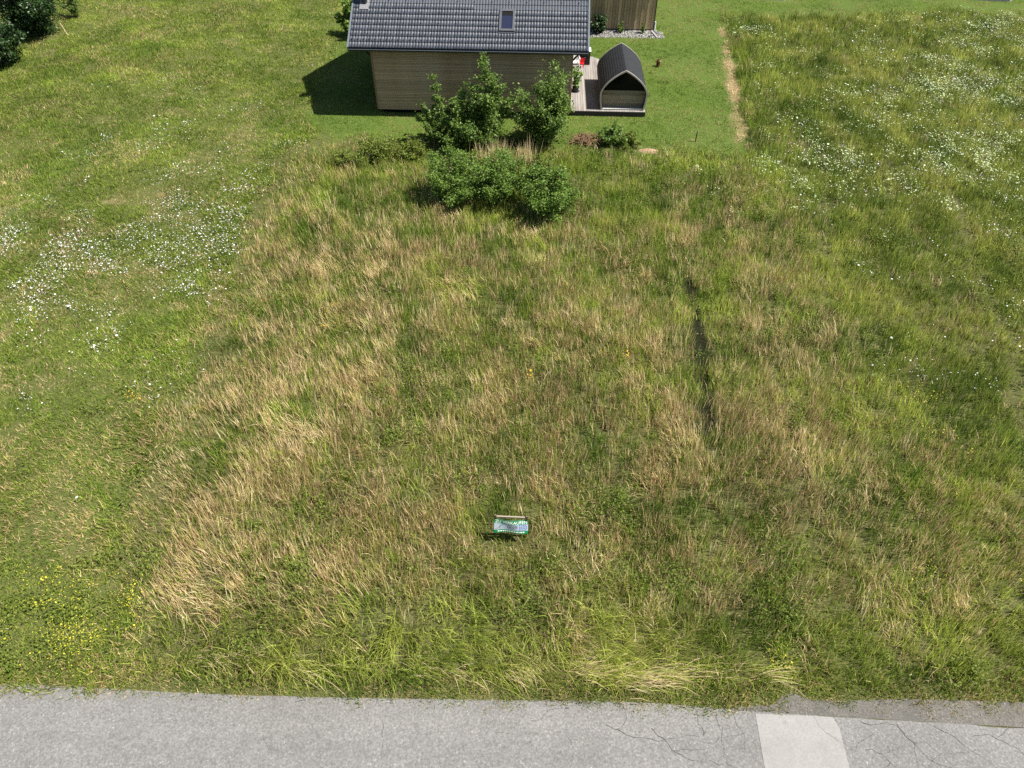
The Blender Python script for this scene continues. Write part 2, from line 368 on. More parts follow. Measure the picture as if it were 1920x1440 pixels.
M_VERGE = mat_plain('verge_metal', (0.13, 0.15, 0.17), 0.4, 0.5)
M_BLACK = mat_plain('black_void', (0.012, 0.012, 0.012), 0.9, 0.1)
M_GLASS = NG('dark_glass'); M_GLASS = M_GLASS.bsdf((0.006, 0.006, 0.007), 0.12, 0.12)
M_SKYGLASS = NG('skylight_glass'); M_SKYGLASS = M_SKYGLASS.bsdf((0.02, 0.025, 0.05), 0.08, 0.4)
M_WHITE = mat_plain('white_plastic', (0.78, 0.78, 0.76), 0.45, 0.4, 0.04)
M_LEAD = mat_plain('lead_flashing', (0.36, 0.36, 0.37), 0.5, 0.5, 0.15, 20)
M_SOFFIT = mat_wood('soffit_boards', (0.16, 0.11, 0.07), (0.25, 0.18, 0.11), 'x')

PITCH = R(31); WL = 10.5; EY = -0.45; EZ = 3.62; RX0, RX1 = -1.03, 11.25; DEPTH = 9.0; RIDGE = EY + 4.95
tile_w, tile_l = 0.2996, 0.345
def build_house():
    H_ = empty('timber_house', h2w(0, 0), YAW)
    tag(H_, 'low timber house with anthracite tiled gable roof and weathered board wall', 'house')
    rz = EZ + (RIDGE-EY)*math.tan(PITCH); DY = 2*(RIDGE-EY)+EY-0.45   # rear wall
    # core: gable prism
    zt = EZ + (0-EY)*math.tan(PITCH) - 0.26; zr_ = rz - 0.26
    mb = MB(); yb = 2*RIDGE - 0.0
    P = [(0.02, 0.24), (yb-0.02, 0.24), (yb-0.02, zt), (RIDGE, zr_), (0.02, zt)]
    mb.add([(0.02, y, z) for y, z in P]+[(WL-0.02, y, z) for y, z in P], [(0,1,2,3,4)[::-1], (5,6,7,8,9), (0,5,6,1)[::-1], (1,6,7,2)[::-1], (2,7,8,3)[::-1], (3,8,9,4)[::-1], (4,9,5,0)[::-1]])
    mb.build('wall', mat_wood('gable_cladding', (0.12, 0.085, 0.055), (0.22, 0.165, 0.115), 'y'), H_)
    # front cladding boards, one by one
    nb = 37; z0, z1 = 0.25, 3.42; bh = (z1-z0)/nb
    meshes = []
    for k in range(3):
        m = MB().box(0.06, WL-0.06, -0.022-0.003*k, 0.018, 0.004, bh-0.008).mesh('board'); m.materials.append(M_WALL); meshes.append(m)
    for i in range(nb):
        o = link('board', meshes[(i*7) % 3], H_); o.location = (0, 0, z0+i*bh)
    box('corner_board', M_TRIM, H_, -0.03, 0.058, -0.035, 0.05, 0.25, 3.42)
    box('corner_board', M_TRIM, H_, WL-0.058, WL+0.03, -0.035, 0.05, 0.25, 3.42)
    box('base_fill', M_BLACK, H_, 0.25, WL-0.25, 0.15, yb-0.2, -0.1, 0.238)  # near-black box: the shaded gap under the raised house, put into the colour
    # roof: slabs, soffit, fascia
    sl = (RIDGE-EY)/math.cos(PITCH)
    def roof_pt(x, s, n, side=1):      # s along the slope from the eave, n out of the roof
        y = EY + s*math.cos(PITCH) - n*math.sin(PITCH); z = EZ + s*math.sin(PITCH) + n*math.cos(PITCH)
        return (x, y if side > 0 else 2*RIDGE-y, z)
    roof = None
    mb = MB()
    for side in (1, -1):
        P = [roof_pt(x, s, n, side) for x in (RX0+0.03, RX1-0.03) for s, n in ((0.02, -0.2), (sl, -0.2), (sl, -0.055), (0.02, -0.055))]
        mb.add(P, [(0,1,2,3),(4,7,6,5),(0,4,5,1),(1,5,6,2),(2,6,7,3),(3,7,4,0)])
    roof = mb.build('roof', M_SOFFIT, H_)
    # one double-roll tile: profile across, lifted at its lower end
    NP = 9
    def tile_mesh():
        prof = []
        for i in range(NP):
            t = i/(NP-1); ph = (t*2) % 1.0 if i < NP-1 else 1.0
            prof.append((t*tile_w*1.0, 0.034*max(0.0, math.sin(math.pi*ph))**0.75))
        v = []; L = tile_l + 0.05
        for s, lift in ((0.0, 0.032), (L, 0.0)):
            for px, pz in prof: v.append((px, s, pz+lift))
        for px, pz in prof: v.append((px, 0.004, pz+lift-0.024+0.030))
        f = [(i, i+1, NP+i+1, NP+i) for i in range(NP-1)] + [(2*NP+i, 2*NP+i+1, i+1, i) for i in range(NP-1)]
        return v, f
    tv, tf = tile_mesh()
    tv[2*NP:] = [(a, b, c-0.034) for a, b, c in tv[2*NP:]]
    tm = MB().add(tv, tf).mesh('tile'); tm.materials.append(M_TILE); tm.polygons.foreach_set('use_smooth', [True]*len(tm.polygons))
    tm.polygons.foreach_set('use_smooth', [i < NP-1 for i in range(len(tm.polygons))])
    ncol = 41; nrow = int(sl/tile_l)
    x_start = RX0 + 0.0
    rest = MB(); n_parts = 0
    sk = (6.72, 7.40, 1.12, 2.34)      # skylight x0 x1 s0 s1
    fl_x, fl_s = -0.42, 2.72           # flue
    for side in (1, -1):
        for r in range(nrow):
            for c in range(ncol):
                x = x_start + c*tile_w; s = r*tile_l - 0.03
                if side > 0 and x+tile_w > sk[0]+0.08 and x < sk[1]-0.08 and s+tile_l*0.6 > sk[2] and s+tile_l*0.4 < sk[3]: continue
                rot = Matrix.Rotation(PITCH, 4, 'X')
                if side > 0 and r <= 7 and n_parts < 300:
                    o = link('tile', tm, roof); o.location = roof_pt(x, s, random.uniform(-0.002, 0.002)); o.rotation_euler = (PITCH, 0, random.uniform(-0.003, 0.003)); n_parts += 1
                else:
                    pts = [roof_pt(x+a, s+b, cc, side) for a, b, cc in tv]
                    rest.add(pts, tf if side > 0 else [f[::-1] for f in tf])
    o = rest.build('tile_field', M_TILE, roof); tag(o, kind='stuff')
    # ridge tiles
    mb = MB()
    for i in range(36):
        x = RX0 + i*0.341; P = []
        for xx, g in ((x, 0.02), (x+0.36, 0.0)):
            for k in range(7):
                a = math.pi*k/6; P.append((xx, RIDGE+math.cos(a)*(0.12+g), rz+0.0+math.sin(a)*(0.10+g)))
        mb.add(P, [(k, k+1, 7+k+1, 7+k) for k in range(6)])
    mb.build('ridge_cap', M_TILE, roof, True)
    # snow guards: hooks standing on the tiles
    mb = MB()
    for r, step, off in ((1, 1, 0), (2, 1, 1), (4, 3, 0), (6, 3, 1), (8, 3, 2)):
        for c in range(0, ncol, step):
            x = x_start + (c+0.25+0.5*((r) % 2)*0.6)*tile_w; s = r*tile_l+0.09
            if sk[0]-0.1 < x < sk[1]+0.1 and sk[2]-0.1 < s < sk[3]: continue
            P = [roof_pt(x+a, s+b, n) for a, b, n in ((-0.02,0,0.055),(0.02,0,0.055),(0.02,0.05,0.055),(-0.02,0.05,0.055),(-0.016,0.0,0.115),(0.016,0.0,0.115),(0.016,0.02,0.115),(-0.016,0.02,0.115))]
            mb.add(P, [(0,1,5,4),(1,2,6,5),(2,3,7,6),(3,0,4,7),(4,5,6,7)])
    o = mb.build('snow_guards', M_METAL, roof); tag(o, kind='stuff')
    # verge flashings
    for x0, x1 in ((RX0-0.05, RX0+0.035), (RX1-0.03, RX1+0.05)):
        for side in (1, -1):
            P = [roof_pt(x, s, n, side) for x in (x0, x1) for s, n in ((-0.06, -0.22), (sl+0.02, -0.22), (sl+0.02, 0.085), (-0.06, 0.085))]
            MB().add(P, [(0,1,2,3),(4,7,6,5),(0,4,5,1),(1,5,6,2),(2,6,7,3),(3,7,4,0)]).build('verge_board', M_VERGE, roof)
    # fascia and gutter
    P = [roof_pt(x, 0.0, 0.0) for x in (RX0, RX1)]
    box('fascia', M_METAL, H_, RX0+0.04, RX1-0.04, EY-0.0, EY+0.03, EZ-0.20, EZ-0.02)
    mb = MB(); nseg = 10; L = [RX0-0.02, RX1+0.02]
    for x in L:
        for rr_ in (0.075, 0.068):
            for k in range(nseg+1):
                a = math.pi*k/nseg; mb.v.append((x, EY-0.085+math.cos(a)*rr_, EZ-0.055-math.sin(a)*rr_))
    q = nseg+1
    for k in range(nseg):
        mb.f.append((k, 2*q+k, 2*q+k+1, k+1)); mb.f.append((q+k, q+k+1, 3*q+k+1, 3*q+k)); mb.f.append((k, k+1, q+k+1, q+k)); mb.f.append((2*q+k, 3*q+k, 3*q+k+1, 2*q+k+1))
    gut = mb.build('gutter', M_METAL, H_, True)
    MB().tube([(RX0, EY-0.165, EZ-0.05), (RX1, EY-0.165, EZ-0.05)], 0.012, 6).build('gutter_rim', M_VERGE, gut)
    # rafter ends and brace at the left overhang
    MB().tube([(-0.02, 0.15, 2.95), (-0.45, 0.15, 3.42)], 0.05, 4).build('brace', M_DARKWOOD, H_)
    box('purlin', M_DARKWOOD, H_, -0.9, 0.0, 0.08, 0.22, 3.42, 3.60)
    MB().tube([(WL+0.02, 0.15, 2.95), (WL+0.45, 0.15, 3.42)], 0.05, 4).build('brace', M_DARKWOOD, H_)
    box('purlin', M_DARKWOOD, H_, WL, WL+0.66, 0.08, 0.22, 3.42, 3.60)
    # skylight
    x0, x1, s0, s1 = sk
    sky_ = empty('skylight', (0, 0, 0), 0, H_)
    sky_.parent = H_
    def rbox(name, mat, x0, x1, s0, s1, n0, n1, par):
        P = [roof_pt(x, s, n) for x in (x0, x1) for s, n in ((s0, n0), (s1, n0), (s1, n1), (s0, n1))]
        return MB().add(P, [(0,1,2,3),(4,7,6,5),(0,4,5,1),(1,5,6,2),(2,6,7,3),(3,7,4,0)]).build(name, mat, par)
    bpy.data.objects.remove(sky_)
    fr = MB()
    for a in ((x0-0.06, x0+0.055, s0-0.05, s1+0.06), (x1-0.055, x1+0.06, s0-0.05, s1+0.06), (x0+0.055, x1-0.055, s0-0.05, s0+0.07), (x0+0.055, x1-0.055, s1-0.06, s1+0.06)):
        P = [roof_pt(x, s, n) for x in a[:2] for s, n in ((a[2], -0.04), (a[3], -0.04), (a[3], 0.115), (a[2], 0.115))]
        fr.add(P, [(0,1,2,3),(4,7,6,5),(0,4,5,1),(1,5,6,2),(2,6,7,3),(3,7,4,0)])
    skf = fr.build('skylight', mat_plain('skylight_frame', (0.085, 0.09, 0.10), 0.4, 0.4), H_)
    rbox('glass_pane', M_SKYGLASS, x0+0.05, x1-0.05, s0+0.06, s1-0.055, 0.02, 0.07, skf)
    rbox('roller_blind', M_BLACK, x0+0.05, x1-0.05, s1-0.30, s1-0.06, 0.071, 0.078, skf)
    rbox('flashing_apron', M_METAL, x0-0.1, x1+0.1, s0-0.16, s0-0.05, 0.05, 0.058, skf)
    # flue with flashing
    fx, fs = fl_x, fl_s
    p = roof_pt(fx, fs, 0.0)
    fl = MB().lathe([(0.15, -0.1), (0.15, 1.2), (0.17, 1.2), (0.17, 1.24), (0.13, 1.24), (0.13, 1.1)], 16, p).build('flue', M_METAL, H_, True)
    MB().lathe([(0.30, 1.42), (0.0, 1.55)], 16, p).build('cowl', M_METAL, fl, False)
    rbox('flue_flashing', mat_plain('flue_lead', (0.20, 0.20, 0.21), 0.5, 0.4, 0.3, 25), fx-0.24, fx+0.24, fs-0.42, fs+0.2, 0.05, 0.068, fl)
    return H_
build_house()

# ------------------------------------------------------------------ deck, pod and what stands on the deck
def build_deck():
    D = empty('timber_deck', h2w(10.55, 0.17), YAW)
    tag(D, 'grey weathered timber deck between the house and the sauna pod', 'deck')
    nb = 29; W = 4.05; bw = W/nb
    for i in range(nb):
        x = i*bw; back = 8.2 if x < 1.35 else 8.2 - (x-1.35)*1.05
        o = box('board', M_DECK, D, x+0.004, x+bw-0.006, 0, max(back, 4.6), 0.268, 0.30+0.002*random.random())
    box('fascia', M_DARKWOOD, D, 0, W, -0.045, -0.003, 0.06, 0.29)
    box('edge_beam', M_DARKWOOD, D, 0.0, W, 0.02, 4.6, 0.02, 0.262)
    box('edge_beam', M_DARKWOOD, D, 0.0, 1.2, 4.62, 8.0, 0.02, 0.262)
build_deck()

def ogive(hw0, hwm, zm, H_, n=14):
    """half-profile from the base (hw0,0) bulging to hwm at zm and closing in a point at H_"""
    pts = []
    for i in range(n+1):
        t = i/n; z = H_*(1-(1-t)**1.15) if t > 0 else 0
        z = H_*t
        if z < zm: x = hw0 + (hwm-hw0)*math.sin(z/zm*math.pi/2)
        else:
            u = (z-zm)/(H_-zm); x = hwm*(1-u**1.75)**0.92 if u < 1 else 0
        pts.append((x, z))
    return pts
def build_pod():
    P_ = empty('sauna_pod', h2w(13.36, 0.36, 0.30), YAW)
    tag(P_, 'pointed arch sauna pod with black shingle shell and dark half window', 'sauna pod')
    Lp = 4.15; Hh = 2.09
    prof = ogive(1.14, 1.25, 0.85, Hh, 18)
    full = [(-x, z) for x, z in prof] + [(x, z) for x, z in reversed(prof[:-1])]
    n = len(full)
    def shell(name, mat, scale, y0, y1, par, cap=False):
        mb = MB()
        for y in (y0, y1):
            for x, z in full: mb.v.append((x*scale, y, (z-0.9)*scale+0.9 if z > 0.9 else z))
        mb.f = [(i, i+1, n+i+1, n+i) for i in range(n-1)]
        return mb
    inner = shell('s', None, 0.955, 0.03, Lp, P_); inner.build('inner_lining', mat_wood('pod_lining', (0.05, 0.04, 0.03), (0.09, 0.075, 0.055), 'y'), P_)
    # shingle courses from base to tip on both sides, each overlapping the one below
    M_SH = NG('bitumen_shingle'); a = M_SH.noise(14, 4, 0.7); tc = M_SH.n('ShaderNodeTexCoord')
    br = M_SH.n('ShaderNodeTexBrick'); br.inputs['Scale'].default_value = 1.0; br.inputs['Brick Width'].default_value = 0.21; br.inputs['Row Height'].default_value = 0.135
    br.inputs['Mortar Size'].default_value = 0.012; br.inputs['Color1'].default_value = (0.015, 0.015, 0.017, 1); br.inputs['Color2'].default_value = (0.028, 0.029, 0.032, 1); br.inputs['Mortar'].default_value = (0.012, 0.012, 0.013, 1)
    uv = M_SH.attr('uvw'); M_SH.l(uv.outputs['Vector'], br.inputs['Vector'])
    c = M_SH.mix(g_f := M_SH.ramp(a, 0.3, 0.7), br.outputs['Color'], (0.020, 0.021, 0.023))
    M_SH = M_SH.bsdf(c, 0.7, 0.25, bump=a, bstr=0.4, bdist=0.005)
    # arc-length samples of the profile
    fine = ogive(1.14, 1.25, 0.85, Hh, 80); ln = [0]
    for i in range(80): ln.append(ln[-1]+math.hypot(fine[i+1][0]-fine[i][0], fine[i+1][1]-fine[i][1]))
    def at(s): return np.interp(s, ln, [p[0] for p in fine]), np.interp(s, ln, [p[1] for p in fine])
    nc = 19; ch = ln[-1]/nc
    for side in (-1, 1):
        for i in range(nc):
            x0, z0 = at(i*ch-0.0); x1, z1 = at(min(ln[-1], (i+1)*ch+0.03))
            dx, dz = x1-x0, z1-z0; L = math.hypot(dx, dz); nx, nz = dz/L, -dx/L
            lift = 0.014
            V = []
            cols = 21; tab = Lp/(cols-1)
            for j in range(cols):
                y = j*tab; V += [(side*(x0+nx*lift), y, z0+nz*lift), (side*(x1+nx*0.002), y, z1+nz*0.002), (side*x0, y, z0)]
            F = []
            for j in range(cols-1):
                b = 3*j; F += [(b, b+3, b+4, b+1), (b+2, b+5, b+3, b)]
            if side < 0: F = [f[::-1] for f in F]
            m = MB().add(V, F).mesh('shingle_course')
            at_ = m.attributes.new('uvw', 'FLOAT_VECTOR', 'POINT')
            vals = []
            for j in range(cols): vals += [j*tab+0.1*(i % 2), i*0.135+0.002, 0, j*tab+0.1*(i % 2), i*0.135+0.133, 0, j*tab, i*0.135, 0]
            at_.data.foreach_set('vector', vals)
            m.materials.append(M_SH); link('shingle_course', m, P_)
    # pointed rims, front and rear
    M_RIM = mat_wood('pod_rim', (0.30, 0.25, 0.20), (0.45, 0.40, 0.34), 'z', silver=(0.46, 0.44, 0.42))
    for y0, y1 in ((-0.03, 0.028), (Lp-0.02, Lp+0.035)):
        mb = MB()
        for y in (y0, y1):
            for sc in (1.022, 0.955):
                for x, z in full: mb.v.append((x*sc, y, (z-0.9)*sc+0.9 if z > 0.9 else z-0.0))
        N = n
        for k in range(N-1):
            mb.f += [(k, k+1, N+k+1, N+k), (2*N+k, 3*N+k, 3*N+k+1, 2*N+k+1), (k, 2*N+k, 2*N+k+1, k+1), (N+k, N+k+1, 3*N+k+1, 3*N+k)]
        mb.build('arch_rim', M_RIM, P_)
    # front wall, set back: boards below, glass above, sill between
    yw = 0.30; zs = 0.92
    def hw(z): return float(np.interp(z, [p[1] for p in fine], [p[0] for p in fine]))*0.95
    M_PB = mat_wood('pod_boards', (0.22, 0.165, 0.10), (0.36, 0.285, 0.185), 'x', silver=(0.32, 0.29, 0.235))
    for i in range(8):
        za, zb = 0.05+i*0.108, 0.05+(i+1)*0.108-0.008
        MB().add([(-hw(za), yw, za), (hw(za), yw, za), (hw(zb), yw, zb), (-hw(zb), yw, zb)] + [(-hw(za), yw+0.03, za), (hw(za), yw+0.03, za), (hw(zb), yw+0.03, zb), (-hw(zb), yw+0.03, zb)],
                 [(0,1,2,3),(4,7,6,5),(3,2,6,7),(0,4,5,1)]).build('board', M_PB, P_)
    box('window_sill', M_PB, P_, -hw(zs), hw(zs), yw-0.04, yw+0.03, zs, zs+0.035)
    zz = np.linspace(zs+0.036, Hh*0.955, 12)
    mb = MB(); mb.v = [(-hw(z), yw+0.02, z) for z in zz]+[(hw(z), yw+0.02, z) for z in zz]
    mb.f = [(i, 12+i, 12+i+1, i+1) for i in range(11)]; mb.build('window_pane', M_GLASS, P_)
    box('floor', M_PB, P_, -1.1, 1.1, 0.03, Lp-0.05, 0.006, 0.045)
    box('front_ledge', M_WHITE, P_, -1.07, 1.07, 0.01, 0.14, 0.046, 0.07)
    # rear wall
    zz = np.linspace(0.05, Hh*0.955, 16); mb = MB(); mb.v = [(-hw(z), Lp-0.15, z) for z in zz]+[(hw(z), Lp-0.15, z) for z in zz]
    mb.f = [(i, i+1, 16+i+1, 16+i) for i in range(15)]; mb.build('rear_wall', M_PB, P_)
build_pod()

def build_cabinet():
    C = empty('deck_cabinet', h2w(10.62, 6.9, 0.302), YAW)
    tag(C, 'dark timber cabinet with pale lid on the deck, behind the white chair', 'cabinet')
    for i in range(6): box('board', M_DARKWOOD, C, 0.0, 1.16, 0.0, 0.7, 0.02+i*0.125, 0.02+(i+1)*0.125-0.008)
    box('lid', M_WHITE, C, -0.02, 1.2, -0.02, 0.74, 0.772, 0.80)
    MB().lathe([(0.0, 0), (0.02, 0.0), (0.02, 0.02), (0.0, 0.02)], 8, (0.85, -0.02, 0.42)).build('knob', M_LEAD, C)
build_cabinet()

def build_chair():
    C = empty('garden_chair', h2w(10.85, 6.25, 0.302), YAW+R(4))
    tag(C, 'white slatted garden armchair with round back on the deck', 'chair')
    for x, y in ((-0.24, -0.22), (0.24, -0.22), (-0.22, 0.24), (0.22, 0.24)):
        MB().tube([(x*1.08, y*1.08, 0), (x, y, 0.42 if y > 0 else 0.62)], [0.022, 0.026], 6).build('leg', M_WHITE, C)
    for i in range(6): box('seat_slat', M_WHITE, C, -0.24, 0.24, -0.25+i*0.085, -0.25+i*0.085+0.062, 0.40, 0.425)
    for i in range(7):
        x = -0.21+i*0.07; top = 0.93-0.11*abs(x/0.21)**2
        MB().add([(x-0.022, 0.24, 0.42), (x+0.022, 0.24, 0.42), (x+0.022, 0.40, top), (x-0.022, 0.40, top), (x-0.022, 0.265, 0.42), (x+0.022, 0.265, 0.42), (x+0.022, 0.425, top), (x-0.022, 0.425, top)],
                 [(0,1,2,3),(4,7,6,5),(0,4,5,1),(1,5,6,2),(2,6,7,3),(3,7,4,0)]).build('back_slat', M_WHITE, C)
    arc = [(0.26*math.cos(a), 0.24+0.17*(0.35+0.65*math.sin(a)), 0.58+0.40*math.sin(a)) for a in np.linspace(0, math.pi, 11)]
    MB().tube(arc, 0.026, 6).build('back_frame', M_WHITE, C, True)
    for s in (-1, 1): MB().tube([(s*0.26, -0.24, 0.62), (s*0.28, 0.0, 0.64), (s*0.26, 0.28, 0.62)], 0.028, 6).build('armrest', M_WHITE, C, True)
    cu = empty('cushion_box', h2w(10.84, 6.42, 0.73), YAW)
    bpy.data.objects.remove(cu)
build_chair()
def build_red_seat():
    M = mat_plain('red_plastic', (0.62, 0.012, 0.015), 0.35, 0.5, 0.08)
    C = empty('child_seat', h2w(11.26, 6.55, 0.302), YAW+R(-12)); tag(C, 'small red plastic child seat beside the white armchair', 'child seat')
    box('seat', M, C, -0.14, 0.14, -0.14, 0.12, 0.20, 0.235, 0.01)
    mb = MB(); pr = [(-0.14, 0.22), (0.14, 0.22), (0.15, 0.38), (0.09, 0.47), (-0.09, 0.47), (-0.15, 0.38)]
    mb.add([(x, 0.10+0.2*(z-0.22), z) for x, z in pr]+[(x, 0.135+0.2*(z-0.22), z) for x, z in pr], [(0,1,2,3,4,5), (11,10,9,8,7,6)]+[(i, 6+i, 6+(i+1) % 6, (i+1) % 6) for i in range(6)])
    mb.build('backrest', M, C)
    for x in (-0.11, 0.11):
        for y in (-0.11, 0.10): MB().tube([(x*1.15, y*1.15, 0), (x, y, 0.21)], [0.018, 0.022], 6).build('leg', M, C)
build_red_seat()

# ------------------------------------------------------------------ board-clad outbuilding with gravel bed
def build_barn():
    B = empty('outbuilding', h2w(10.6, 14.2), YAW); tag(B, 'brown outbuilding clad in upright timber boards behind the house', 'building')
    Wd, Dp, Hh = 5.75, 6.0, 3.1
    box('wall', mat_wood('barn_core', (0.06, 0.045, 0.03), (0.09, 0.07, 0.05), 'z'), B, 0.02, Wd-0.02, 0.02, Dp, 0.12, Hh)
    M = mat_wood('barn_boards', (0.34, 0.24, 0.13), (0.58, 0.44, 0.27), 'z')
    nb = 30; bw = Wd/nb
    ms = []
    for k in range(2):
        m = MB().box(0.006, bw-0.006, -0.02-0.022*k, 0.019, 0.14, Hh-0.02).mesh('board'); m.materials.append(M); ms.append(m)
    for i in range(nb): o = link('board', ms[i % 2], B); o.location = (i*bw, 0, 0)
    box('corner_post', M_DARKWOOD, B, Wd-0.0, Wd+0.05, -0.05, 0.08, 0.1, Hh)
    MB().tube([(Wd+0.10, -0.02, 0.0), (Wd+0.10, -0.02, 0.62)], 0.05, 8).build('drain_pipe', M_WHITE, B)
    box('base_fill', mat_plain('concrete_base', (0.25, 0.25, 0.24), 0.9, 0.1), B, 0.05, Wd-0.05, 0.05, Dp-0.05, -0.05, 0.118)
    mb = MB(); ov = 0.35
    P = [(-ov, -ov, Hh), (Wd+ov, -ov, Hh), (Wd+ov, Dp+ov, Hh), (-ov, Dp+ov, Hh), (-ov, Dp/2, Hh+1.7), (Wd+ov, Dp/2, Hh+1.7)]
    mb.add(P, [(0,1,5,4),(2,3,4,5),(0,4,3),(1,2,5),(0,3,2,1)]); mb.build('roof', M_TILE, B)
    # gravel bed
    mb = MB(); rr = random.Random(3)
    for i in range(2600):
        x = rr.uniform(0.3, 6.35); y = rr.uniform(-1.5, -0.02) + rr.gauss(0, 0.05); s = rr.uniform(0.025, 0.065)
        if x > 6.0 and y > -0.2: y -= 0.3
        n0 = [(x+s*rr.uniform(0.7, 1.2)*math.cos(k*1.257+i), y+s*rr.uniform(0.7, 1.2)*math.sin(k*1.257+i), 0.0) for k in range(5)]
        n1 = [(x+(p[0]-x)*0.75, y+(p[1]-y)*0.75, s*rr.uniform(0.7, 1.1)) for p in n0]
        mb.add(n0+n1, [(k, (k+1) % 5, 5+(k+1) % 5, 5+k) for k in range(5)]+[(5, 6, 7, 8, 9)])
    g = NG('bed_stone'); wn = g.noise(9, 1); c = g.mix(g.ramp(wn, 0.35, 0.65), (0.08, 0.076, 0.072), (0.42, 0.405, 0.38))
    o = mb.build('gravel_bed', g.bsdf(c, 0.9, 0.2)); o.location = h2w(10.6, 14.2, 0.02); o.rotation_euler = (0, 0, YAW)
    tag(o, 'bed of grey and white stones along the foot of the outbuilding', 'gravel', None, 'stuff')
    for i in range(1):
        q = box('kerb_stone', mat_plain('kerb_concrete', (0.30, 0.30, 0.29), 0.9, 0.1), None, -0.06, 0.06, -0.65, 0.65, 0.0, 0.10, 0.01)
        q.location = h2w(16.35, 13.4, 0.02); q.rotation_euler = (0, 0, YAW+R(12)); tag(q, 'short grey kerb stone at the corner of the gravel bed', 'kerb')
build_barn()

# ------------------------------------------------------------------ for-sale sign
def build_sign():
    S = empty('sale_sign', (-0.02, 11.02, float(terrain(-0.02, 11.02))), R(-3.0))
    tag(S, 'green and white for-sale banner on a low wooden frame in tall grass', 'sign')
    Wd = 0.90; z0, z1 = 0.46, 0.79; hw = Wd/2
    def wave(x, z):     # cloth: sags between the posts, bows outward
        u = x/hw; return (x, -0.06+(z-0.66)*0.55-0.05*math.cos(u*1.4)*(0.5+0.5*math.sin((z-z0)*5)) + 0.02*math.sin(u*4+z*6), z + 0.028*math.cos(u*1.9-0.25) - 0.035*(u+1)*0.5)
    def strip(name, mat, xa, xb, za, zb, par, off=0.0):
        nx = 28; nz = 5; mb = MB()
        for sgn in (0, 1):
            for j in range(nz+1):
                for i in range(nx+1):
                    p = wave(xa+(xb-xa)*i/nx, za+(zb-za)*j/nz); mb.v.append((p[0], p[1]+0.006*sgn-off, p[2]))
        q = (nx+1)*(nz+1)
        for j in range(nz):
            for i in range(nx):
                a = j*(nx+1)+i; mb.f += [(a, a+1, a+nx+2, a+nx+1), (q+a, q+a+nx+1, q+a+nx+2, q+a+1)]
        return mb.build(name, mat, par, True)
    MW = mat_plain('banner_white', (0.30, 0.36, 0.40), 0.6, 0.2, 0.04); MG = mat_plain('banner_green', (0.0, 0.16, 0.05), 0.5, 0.4, 0.1)
    MT = mat_plain('banner_text_white', (0.8, 0.82, 0.8), 0.5, 0.3, 0.02); MD = mat_plain('banner_text_dark', (0.03, 0.03, 0.05), 0.5, 0.3, 0.05); MBl = mat_plain('banner_text_blue', (0.08, 0.12, 0.32), 0.5, 0.3, 0.1)
    bn = strip('banner', MW, -hw, hw, z0, z1, S)
    strip('green_band', MG, -hw, hw, z1-0.10, z1+0.001, bn, 0.0035)
    strip('green_band', MG, -hw, hw, z0-0.001, z0+0.07, bn, 0.0035)
    def text(body, x, z, size, width, mat, bold=0.0):
        c = bpy.data.curves.new('lettering', 'FONT'); c.body = body; c.size = size; c.align_x = 'LEFT'; c.offset = bold; c.resolution_u = 2
        t = bpy.data.objects.new('lettering', c); COL.objects.link(t)
        dg = bpy.context.evaluated_depsgraph_get(); m = bpy.data.meshes.new_from_object(t.evaluated_get(dg)); bpy.data.objects.remove(t)
        n = len(m.vertices); co = np.empty(n*3); m.vertices.foreach_get('co', co); co = co.reshape(-1, 3)
        wx = max(co[:,0].max()-co[:,0].min(), 1e-4); sx = width/wx; x0 = co[:,0].min()
        out = []
        for a in co:
            p = wave(x+(a[0]-x0)*sx, z+a[1]); out.append((p[0], p[1]-0.0065, p[2]))
        m.vertices.foreach_set('co', np.array(out).ravel()); m.materials.clear(); m.materials.append(mat); m.update()
        link('lettering', m, bn)
    text('ZU VERKAUFEN', -hw+0.03, z1-0.085, 0.098, Wd-0.06, MT, 0.0)
    text('nton', -0.09, z0+0.135, 0.115, 0.26, MD, 0.0)
    # the roof-like stroke that stands for the A
    def stroke(pts, wd, mat):
        mb = MB(); 
        for i, (x, z) in enumerate(pts):
            a = wave(x, z-wd); b = wave(x, z+wd); mb.v += [(a[0], a[1]-0.0065, a[2]), (b[0], b[1]-0.0065, b[2])]
        mb.f = [(2*i, 2*i+2, 2*i+3, 2*i+1) for i in range(len(pts)-1)]; mb.build('logo_stroke', mat, bn)
    stroke([(-0.29+0.20*t, z0+0.085+0.145*math.sin(math.pi*(0.06+0.75*t))**0.6) for t in np.linspace(0, 1, 14)], 0.006, MD)
    stroke([(-0.295+0.006*math.sin(t*9), z0+0.085+0.10*t) for t in np.linspace(0, 1, 6)][::-1], 0.010, MD)
    stroke([(-0.42+0.12*t, z0+0.10+0.02*t) for t in np.linspace(0, 1, 5)], 0.005, mat_plain('banner_text_red', (0.3, 0.12, 0.14), 0.5, 0.3, 0.05))
    stroke([(-0.08+0.26*t, z0+0.215-0.01*t) for t in np.linspace(0, 1, 6)], 0.005, MD)
    stroke([(-0.08+0.26*t, z0+0.115-0.01*t) for t in np.linspace(0, 1, 6)], 0.004, MD)
    rr = random.Random(4)
    for i in range(4):         # small blue print, too small to read
        x = 0.215
        while x < 0.40:
            L = rr.uniform(0.025, 0.06); L = min(L, 0.425-x); stroke([(x, z0+0.21-i*0.038), (x+L/2, z0+0.209-i*0.038), (x+L, z0+0.21-i*0.038)], 0.011, MBl); x += L+0.016
    x = -hw+0.1                # small white print along the lower band, unreadable in the photograph
